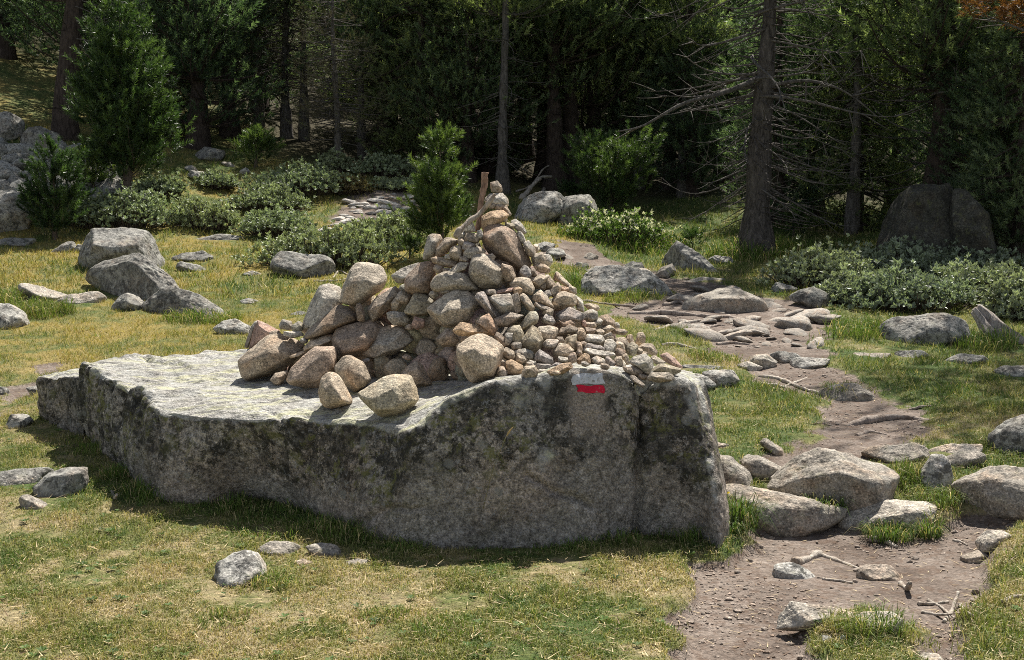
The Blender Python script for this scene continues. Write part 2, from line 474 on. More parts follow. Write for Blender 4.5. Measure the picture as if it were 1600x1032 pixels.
def place_rock(name, px, y, depth_ratio, mat, colour, rng, label, cat, group=None, p=12, sub=4, rough=0.035, tilt=(0.35, 0.65), down=0.0, dmax=None, yoff=0.35, cuts=7, skew=0.0):
    """px: outline of the stone in the photograph, y: metres in front of the camera of its front foot"""
    px = np.array(px, float)
    cu, cv = (px[:, 0].min() + px[:, 0].max()) / 2, (px[:, 1].min() + px[:, 1].max()) / 2
    w = (px[:, 0].max() - px[:, 0].min()) * y / F_PX; h = (px[:, 1].max() - px[:, 1].min()) * y / F_PX
    depth = depth_ratio * (w * 0.5 + h * 0.5) if dmax is None else min(depth_ratio * (w * 0.5 + h * 0.5), dmax)
    yc = y + depth * yoff
    s = yc / F_PX
    poly = np.stack([(px[:, 0] - cu) * s, (cv - px[:, 1]) * s], 1)
    if down:
        lowm = poly[:, 1] < poly[:, 1].min() + 0.35 * (poly[:, 1].max() - poly[:, 1].min())
        poly[lowm, 1] -= down
    V, Fc, c = rock_verts(poly, depth, rng, p, sub, tilt, rough, cuts)
    r = ray(cu, cv); r = r / np.linalg.norm(r)
    bx = RIGHT - r * (RIGHT @ r); bx /= np.linalg.norm(bx); by = np.cross(bx, r)
    by = np.cross(-bx, -r) * -1 if by @ UP < 0 else by
    if skew: V[:, 2] -= skew * (V[:, 0] + c[0])
    Wv = V[:, :1] * bx + V[:, 1:2] * by - V[:, 2:3] * r + c[0] * bx + c[1] * by
    loc = at(cu, cv, yc)
    if np.linalg.det(np.stack([bx, by, -r])) < 0: Fc = Fc[:, ::-1]
    me = mk_mesh(name, Wv, [Fc], [mat])
    o = link(name, me, None, loc); o.color = (*colour, 1)
    tag(o, label, cat, group)
    return o, depth
# ================================================================ the great boulder
RIM_PX = [(125, 568, 7.45), (160, 590, 7.1), (200, 610, 6.82), (215, 604, 6.7), (245, 640, 6.35), (300, 650, 6.22), (390, 657, 6.12), (450, 653, 6.08), (510, 655, 6.03), (590, 662, 5.86), (640, 675, 5.66),
          (664, 662, 5.64), (690, 630, 5.67), (730, 611, 5.71), (770, 598, 5.74), (850, 588, 5.79), (872, 577, 5.79), (905, 573, 5.80), (940, 579, 5.81), (975, 588, 5.82), (1006, 607, 5.80),
          (1022, 596, 5.84), (1060, 588, 5.87), (1085, 596, 5.92), (1098, 618, 5.97)]
RIM_BACK = [(1.02, 6.55, .66), (1.0, 6.95, .62), (.75, 7.3, .62), (.3, 7.65, .62), (-.45, 7.85, .63), (-1.0, 7.88, .635)]
RIM_BACK2 = [(400, 546, 7.78), (320, 548, 7.78), (250, 554, 7.7), (180, 558, 7.62)]
BASE_PX = [(128, 676), (155, 700), (195, 735), (205, 745), (240, 783), (300, 790), (395, 778), (450, 792), (520, 815), (580, 842), (640, 853),
           (670, 856), (700, 857), (735, 858), (770, 858), (850, 858), (880, 856), (910, 853), (945, 846), (980, 838), (1008, 836),
           (1040, 838), (1085, 846), (1118, 868), (1136, 862)]
BASE_BACK = [(1.12, 6.3), (1.1, 6.9), (.85, 7.4), (.35, 7.8), (-.45, 8.0), (-1.05, 8.0), (-1.6, 7.95), (-1.95, 7.9), (-2.25, 7.85), (-2.5, 7.75)]
RIM = np.array([at(*p) for p in RIM_PX] + [np.array(p) for p in RIM_BACK] + [at(*p) for p in RIM_BACK2])
_b = []
for (u, v), rp in zip(BASE_PX, RIM):
    q = hit(u, v); _b.append(q)
for (x, y) in BASE_BACK: _b.append(np.array([x, y, gz(x, y) - 0.05]))
BASE = np.array(_b)
_int = [at(590, 641, 6.05), at(705, 600, 6.32), at(690, 615, 6.15), at(440, 610, 6.6), at(300, 600, 6.95), (0.2, 6.3, .68), (.5, 6.35, .70), (.85, 6.4, .69), (0, 6.8, .62), (-.6, 7, .62)]
_top = Spline([tuple(p) for p in RIM] + [tuple(p) for p in _int], 0.001)
def slab_z(x, y): return _top(x, y)

def px_dist(U, V, line):
    d = np.full(U.shape, 1e9)
    for (ax, ay), (bx, by) in zip(line[:-1], line[1:]):
        ex, ey = bx - ax, by - ay
        t = np.clip(((U - ax) * ex + (V - ay) * ey) / (ex * ex + ey * ey), 0, 1)
        d = np.minimum(d, np.hypot(U - ax - t * ex, V - ay - t * ey))
    return d

def vertex_normals(V, Q):
    a, b, c, d = V[Q[:, 0]], V[Q[:, 1]], V[Q[:, 2]], V[Q[:, 3]]
    fn = np.cross(c - a, d - b); Nn = np.zeros_like(V)
    for k in range(4): np.add.at(Nn, Q[:, k], fn)
    return Nn / (np.linalg.norm(Nn, axis=1)[:, None] + 1e-12)

def boulder_mat():
    m, nt = new_mat('lichened_granite_boulder'); n = N(nt)
    tc = n.new('ShaderNodeTexCoord'); vec = tc.outputs['Object']
    a = n.new('ShaderNodeAttribute', attribute_name='Wall')     # which sides carry the dark crust lichen
    base = n.ramp(n.noise(vec, 3.5, 5, 0.6), [(0.3, (0.24, 0.225, 0.20)), (0.5, (0.33, 0.315, 0.285)), (0.7, (0.42, 0.405, 0.37))])
    sp = n.noise(vec, 105, 3, 0.7)
    base = n.mix(1.0, base, n.ramp(sp, [(0.30, 0.3), (0.44, 0.82), (0.55, 1.05), (0.68, 1.6)]), 'MULTIPLY')
    # top: pale grey crust and yellow-green map lichen
    g1 = n.ramp(n.noise(vec, 8, 6, 0.72), [(0.46, 0.0), (0.56, 1.0)])
    tb = n.mix(1.0, base, n.ramp(n.noise(vec, 30, 6, 0.75), [(0.34, 0.5), (0.5, 1.1), (0.66, 1.6)]), 'MULTIPLY')
    top = n.mix(n.math('MULTIPLY', g1, 0.5), tb, (0.46, 0.46, 0.425))
    stretch = n.new('ShaderNodeMapping'); stretch.inputs['Scale'].default_value = (1, 3.2, 1); n.l(vec, stretch.inputs['Vector'])
    g2 = n.ramp(n.noise(stretch.outputs[0], 4.5, 6, 0.7, 0.5), [(0.50, 0.0), (0.60, 1.0)])
    top = n.mix(n.math('MULTIPLY', g2, 0.6), top, (0.54, 0.53, 0.31))
    g3 = n.ramp(n.noise(stretch.outputs[0], 9, 6, 0.75), [(0.52, 0.0), (0.60, 1.0)])
    top = n.mix(n.math('MULTIPLY', g3, 0.75), top, (0.12, 0.115, 0.105))
    mot = n.ramp(n.noise(vec, 38, 5, 0.75), [(0.34, 0.4), (0.5, 0.95), (0.66, 1.6)])
    # walls: black crust lichen, brown stain, ochre-green map lichen, grey rosettes
    w0 = n.mix(1.0, n.mix(1.0, base, mot, 'MULTIPLY'), (0.98, 0.93, 0.89), 'MULTIPLY')
    k1 = n.ramp(n.noise(vec, 3.4, 10, 0.8, 0.3), [(0.49, 1.0), (0.515, 0.0)])
    k1b = n.ramp(n.noise(vec, 21, 8, 0.8), [(0.50, 0.0), (0.54, 1.0)])
    hgt = n.new('ShaderNodeAttribute', attribute_name='High')
    k1 = n.math('MULTIPLY', n.math('MULTIPLY', k1, 0.75, clamp=True), hgt.outputs['Fac'])
    k1 = n.math('ADD', k1, n.math('MULTIPLY', n.math('MULTIPLY', k1b, 0.8), hgt.outputs['Fac']), clamp=True)
    wall = n.mix(k1, w0, (0.040, 0.038, 0.032))
    st = n.ramp(n.noise(vec, 2.1, 5, 0.6), [(0.48, 0.0), (0.62, 1.0)])
    wall = n.mix(n.math('MULTIPLY', st, 0.22), wall, n.mix(1.0, wall, (1.25, 0.85, 0.6), 'MULTIPLY'))
    k2 = n.ramp(n.noise(vec, 11, 9, 0.8, 0.3), [(0.52, 0.0), (0.57, 1.0)])
    k2 = n.math('MULTIPLY', k2, n.ramp(n.noise(vec, 1.7, 3, 0.5), [(0.42, 0.1), (0.58, 1.0)]))
    wall = n.mix(n.math('MULTIPLY', n.math('MULTIPLY', k2, 0.8), hgt.outputs['Fac']), wall, (0.17, 0.17, 0.055))
    vo = n.new('ShaderNodeTexVoronoi'); vo.inputs['Scale'].default_value = 8; n.l(vec, vo.inputs['Vector'])
    ros = n.ramp(n.math('ADD', vo.outputs['Distance'], n.math('MULTIPLY', n.noise(vec, 30, 4, 0.6), 0.16)), [(0.25, 1.0), (0.31, 0.0)])
    ros = n.math('MULTIPLY', ros, n.ramp(n.noise(vec, 3.1, 2, 0.5), [(0.5, 0.0), (0.56, 1.0)]))
    wall = n.mix(n.math('MULTIPLY', ros, 0.7), wall, (0.23, 0.225, 0.20))
    wp = n.ramp(n.noise(vec, 33, 7, 0.8), [(0.57, 0.0), (0.61, 1.0)])
    wall = n.mix(n.math('MULTIPLY', wp, 0.6), wall, (0.36, 0.355, 0.34))
    c = n.mix(a.outputs['Fac'], top, wall)
    cl = n.new('ShaderNodeAttribute', attribute_name='Clean')   # rock scraped clean round the painted waymark
    cleanc = n.mix(1.0, base, (0.95, 0.84, 0.76), 'MULTIPLY')
    c = n.mix(cl.outputs['Fac'], c, cleanc)
    h = n.math('ADD', n.noise(vec, 20, 6, 0.65), n.math('MULTIPLY', sp, 0.4))
    n.out(n.bsdf(c, 0.9, n.bump(h, 0.9, 0.03), 0.2))
    return m

def paint_mat(name, colour, worn):
    m, nt = new_mat(name); n = N(nt)
    tc = n.new('ShaderNodeTexCoord'); vec = tc.outputs['Object']
    sp = n.noise(vec, 105, 3, 0.7)
    rock = n.mix(1.0, (0.30, 0.28, 0.25), n.ramp(sp, [(0.30, 0.3), (0.5, 0.95), (0.68, 1.6)]), 'MULTIPLY')
    f = n.ramp(n.noise(vec, 85, 4, 0.7), [(worn - 0.08, 0.0), (worn + 0.04, 1.0)])
    c = n.mix(f, rock, n.mix(1.0, colour, n.ramp(n.noise(vec, 30, 3), [(0.3, 0.8), (0.7, 1.15)]), 'MULTIPLY'))
    n.out(n.bsdf(c, 0.7, n.bump(n.noise(vec, 60, 4), 0.4, 0.01), 0.3))
    return m

def build_boulder():
    nr = len(RIM)
    def resample(P, w, n):
        s = np.concatenate([[0], np.cumsum(w)]); t = np.linspace(0, s[-1], n, endpoint=False)
        Pc = np.concatenate([P, P[:1]])
        return np.stack([np.interp(t, s, Pc[:, k]) for k in range(3)], 1)
    seg = np.linalg.norm(np.roll(RIM, -1, 0) - RIM, axis=1)
    wgt = seg * np.array([1.0 if i < len(RIM_PX) - 1 else 0.28 for i in range(nr)])
    na = 860
    R = resample(RIM, wgt, na); B = resample(BASE, wgt, na)
    def blur(P, k):
        out = np.zeros_like(P)
        for d in range(-k, k + 1): out += np.roll(P, d, 0)
        return out / (2 * k + 1)
    R = blur(R, 4); B = blur(B, 8)
    # jagged rim: small-scale irregularities along the edge
    jit = fbm(R * 6.0, 3, 4)[:, None]; jit2 = fbm(R * 15.0, 2, 9)
    cen = np.array([-0.55, 6.75])
    outv = R[:, :2] - cen; outv /= np.linalg.norm(outv, axis=1)[:, None]
    tg = np.roll(R, -5, 0) - np.roll(R, 5, 0); outn = np.stack([tg[:, 1], -tg[:, 0]], 1); outn /= np.linalg.norm(outn, axis=1)[:, None] + 1e-9
    R[:, :2] += outn * (jit * 0.012 + 0.010 * jit2[:, None])
    R[:, 2] += 0.008 * jit2
    rows = []; nv = 104
    Bl = B.copy(); Bl[:, 2] -= 0.3
    for k in range(12): rows.append(Bl + (B - Bl) * (k / 12.0))
    rr = 0.05
    for k in range(nv):
        t = k / (nv - 1.0)
        P = B + (R - B) * t
        bul = 0.03 * math.sin(math.pi * t ** 0.8)
        inn = 0.0
        if t > 0.93: inn = 0.014 * ((t - 0.93) / 0.07) ** 2
        P[:, :2] += outn * (bul - inn)
        rows.append(P)
    last = rows[-1].copy()
    nt_ = 110
    for k in range(1, nt_):
        s = 1 - (k / (nt_ - 1.0)) * 0.985
        xy = cen + (last[:, :2] - cen) * s
        z = slab_z(xy[:, 0], xy[:, 1])
        wgt_ = np.exp(-(1 - s) / 0.05)
        z = z * (1 - wgt_) + last[:, 2] * wgt_
        rows.append(np.concatenate([xy, z[:, None]], 1))
    V = np.concatenate(rows); m_ = len(rows)
    i = np.arange(m_ - 1)[:, None] * na; j = np.arange(na)[None]; j2 = (j + 1) % na
    Q = np.stack([i + j, i + j2, i + na + j2, i + na + j], -1).reshape(-1, 4)
    Nn = vertex_normals(V, Q)
    N0 = Nn.copy(); lvl = np.repeat(np.arange(m_), na)
    top = sstep(12 + nv - 3, 12 + nv + 5, lvl)
    d = 0.016 * fbm(V * 2.4 + 5, 2, 30) + 0.0065 * fbm(V * 9.0, 3, 33) + 0.003 * fbm(V * 34.0, 3, 36) - 0.012 * np.abs(vnoise(V * 3.6 + 9, 39)) * (1 - top)
    # vertical ribs on the end that faces down the meadow
    rib = sstep(-1.75, -2.0, V[:, 0]) * (1 - top)
    d += rib * 0.03 * fbm(np.stack([V[:, 0] * 11, V[:, 1] * 11, V[:, 2] * 1.6], 1), 3, 44)
    d = d * (1 - 0.55 * top)
    pl = fbm(np.stack([V[:, 0] * 2.2, V[:, 1] * 4.5, V[:, 2]], 1), 3, 51)
    d += top * (0.012 * (np.floor(pl * 4) / 4 + 0.25 * sstep(.6, 1, (pl * 4) % 1)) + 0.004 * fbm(V * 22.0, 3, 53) - 0.008 * sstep(.45, .7, fbm(V * 7.5, 2, 57)))
    U, Vv = to_px(V)
    front = (Nn[:, 1] < 0.25) & (lvl < 12 + nv + 2)
    def crack(line, w, dep, sel, wob=5):
        nonlocal d
        uu = U + wob * vnoise(V * 9.0, 61); vv = Vv + wob * vnoise(V * 9.0 + 7, 62)
        d -= sel * dep * np.exp(-(px_dist(uu, vv, line) / w) ** 2)
    crack([(1008, 596), (1010, 650), (1003, 720), (1000, 830)], 6, 0.05, front, 4)
    crack([(1006, 596), (1014, 640), (1010, 680)], 15, 0.05, front)
    crack([(825, 742), (860, 765), (890, 772), (922, 792)], 5, 0.024, front)
    crack([(192, 610), (188, 670), (195, 735)], 4.5, 0.03, front)
    crack([(216, 612), (220, 690), (235, 770)], 5, 0.03, front)
    crack([(243, 650), (240, 720), (245, 780)], 4, 0.018, front)
    crack([(480, 650), (490, 680), (478, 720)], 4, 0.012, front)
    crack([(540, 850), (560, 820), (600, 800), (660, 790)], 5, 0.015, front)
    crack([(640, 690), (600, 705), (575, 720)], 4, 0.008, front)
    ontop = top > 0.5
    crack([(228, 560), (262, 567), (283, 566), (297, 575)], 2.4, 0.035, ontop, 3)
    crack([(420, 640), (440, 655), (447, 668)], 3, 0.012, ontop | front, 3)
    V = V + Nn * d[:, None]
    Nn = vertex_normals(V, Q)
    wallm = sstep(0.58, 0.44, N0[:, 2] + 0.16 * fbm(V * 8.0, 4, 71) * (1 - top))
    hgt = 0.12 + 0.88 * sstep(0.10, 0.45, V[:, 2] + 0.20 * fbm(V * 3.0, 3, 72) + 0.14 * sstep(-.5, -1.2, V[:, 0]))
    U, Vv = to_px(V)
    wu = U + 9 * vnoise(V * 12.0, 81); wv = Vv + 9 * vnoise(V * 12.0 + 5, 82)
    cl = sstep(40, 20, np.abs(wu - 920) + 0.06 * (wv - 600)) * sstep(572, 580, wv) * sstep(705, 645, wv) * front
    cl2 = sstep(60, 20, np.abs(wu - 560)) * sstep(30, 8, np.abs(wv - 840)) * front * 0.0
    cl = np.maximum(cl * 0.85, cl2)
    rep = lambda a: np.repeat(a[:, None], 3, 1)
    lab = 'huge flat-topped lichen-grey granite boulder that carries the stone cairn'
    root = thing('boulder', (0, 0, 0), lab, 'boulder')
    cc = [np.arange(na) + (m_ - 1) * na]
    me = mk_mesh('boulder_body', V, [Q], [boulder_mat()], True, None, {'Wall': rep(wallm), 'High': rep(hgt), 'Clean': rep(cl)})
    root.location = (-0.5, 6.6, 0.0)
    body = link('rock_body', me, root, (0.5, -6.6, 0))
    # the lower ledge that carries the same rock on at its far end
    rl = np.array([at(61, 592, 7.95), at(90, 589, 7.75), at(130, 591, 7.55), at(160, 576, 7.95), at(88, 581, 8.3)])
    bl = [hit(58, 648), hit(92, 668), hit(130, 686)]
    bl = np.array(bl + [np.array([rl[3][0], 8.05, 0.1]), np.array([rl[4][0], 8.4, 0.1])])
    n1 = 300; w1 = np.linalg.norm(np.roll(rl, -1, 0) - rl, axis=1)
    R1, B1 = blur(resample(rl, w1, n1), 3), blur(resample(bl, w1, n1), 4); c1 = R1.mean(0); rw = []
    for k in range(60):
        t = k / 59.0; P = (B1 - [0, 0, .2]) + (R1 - B1 + [0, 0, .2]) * t; P[:, :2] -= (P[:, :2] - c1[:2]) * .05 * max(0, (t - .9) / .1) ** 2; rw.append(P)
    for k in range(1, 36): rw.append(c1 + (rw[59] - c1) * (1 - k / 35.0 * .98))
    V1 = np.concatenate(rw); i = np.arange(len(rw) - 1)[:, None] * n1; j = np.arange(n1)[None]; j2 = (j + 1) % n1
    Q1 = np.stack([i + j, i + j2, i + n1 + j2, i + n1 + j], -1).reshape(-1, 4); N1 = vertex_normals(V1, Q1)
    l1 = np.repeat(np.arange(len(rw)), n1); tp = sstep(57, 63, l1)
    d1 = 0.02 * fbm(V1 * 4 + 3, 2, 30) + .006 * fbm(V1 * 12, 3, 33) + .003 * fbm(V1 * 34, 2, 36) + (1 - tp) * .03 * fbm(np.stack([V1[:, 0] * 10, V1[:, 1] * 10, V1[:, 2] * 1.6], 1), 3, 44)
    wm1 = sstep(.58, .44, N1[:, 2] + .16 * fbm(V1 * 8.0, 4, 71) * (1 - tp)); V1 = V1 + N1 * d1[:, None]
    link('rock_ledge', mk_mesh('rock_ledge', V1, [Q1], [body.data.materials[0]], True, None, {'Wall': rep(wm1), 'High': rep(np.full(len(V1), .75)), 'Clean': rep(np.zeros(len(V1)))}), root, (0.5, -6.6, 0))
    # the painted waymark: a white bar over a red bar, laid on the rock face
    bvh = BVHTree.FromPolygons([tuple(v) for v in V], [tuple(q) for q in Q])
    def stripe(name, corners, mat, label, seed):
        nu, nw = 60, 26
        P = []
        tl, tr, br, bl = [np.array(c, float) for c in corners]
        for b in np.linspace(0, 1, nw):
            for a in np.linspace(0, 1, nu):
                q = (tl * (1 - a) + tr * a) * (1 - b) + (bl * (1 - a) + br * a) * b
                e = np.array([math.sin(b * 7 + seed) * 0.9 * (abs(a - .5) > .46), math.sin(a * 9 + seed) * 0.9])
                q = q + e
                r = Vector(ray(*q)).normalized()
                h, nn, _, _ = bvh.ray_cast(Vector(CAM), r)
                if h is None: h = Vector(at(q[0], q[1], 5.9)); nn = Vector((0, -1, 0))
                P.append(np.array(h - r * 0.0035))
        i = np.arange(nw - 1)[:, None] * nu; j = np.arange(nu - 1)[None]
        q_ = np.stack([i + j, i + nu + j, i + nu + j + 1, i + j + 1], -1).reshape(-1, 4)
        o = link(name, mk_mesh(name, np.array(P), [q_], [mat]), root, (0.5, -6.6, 0)); o['label'] = label
        return o
    stripe('painted_bar', [(894, 585), (940, 583), (945, 600), (893, 601)], paint_mat('worn_white_paint', (0.54, 0.545, 0.56), 0.43), 'worn white paint bar of the waymark', 1)
    stripe('painted_bar', [(901, 602), (945, 603), (945, 615), (903, 613)], paint_mat('red_paint', (0.58, 0.006, 0.035), 0.36), 'red paint bar of the waymark', 4)
    return root, bvh
# ================================================================ the cairn
SCOL = {'t': (.44, .34, .235), 'p': (.50, .425, .325), 'w': (.60, .55, .47), 'g': (.33, .305, .27), 'r': (.34, .235, .165), 'R': (.36, .20, .155), 'd': (.25, .195, .15),
        'o': (.34, .29, .19), 'k': (.43, .265, .135), 'v': (.30, .265, .26), 'b': (.31, .225, .155), 'q': (.42, .385, .33)}
_m = np.array((.355, .31, .25))
SCOL = {k: tuple(np.array(v) * (.55 if k not in 'rRk' else .62) + _m * (.45 if k not in 'rRk' else .38)) for k, v in SCOL.items()}
CWORD = {'t': 'tan', 'p': 'pale tan', 'w': 'whitish', 'g': 'grey', 'r': 'rust-brown', 'R': 'reddish', 'd': 'dark brown', 'o': 'olive-tan', 'k': 'orange-tan', 'v': 'purplish grey', 'b': 'brown', 'q': 'pale grey'}
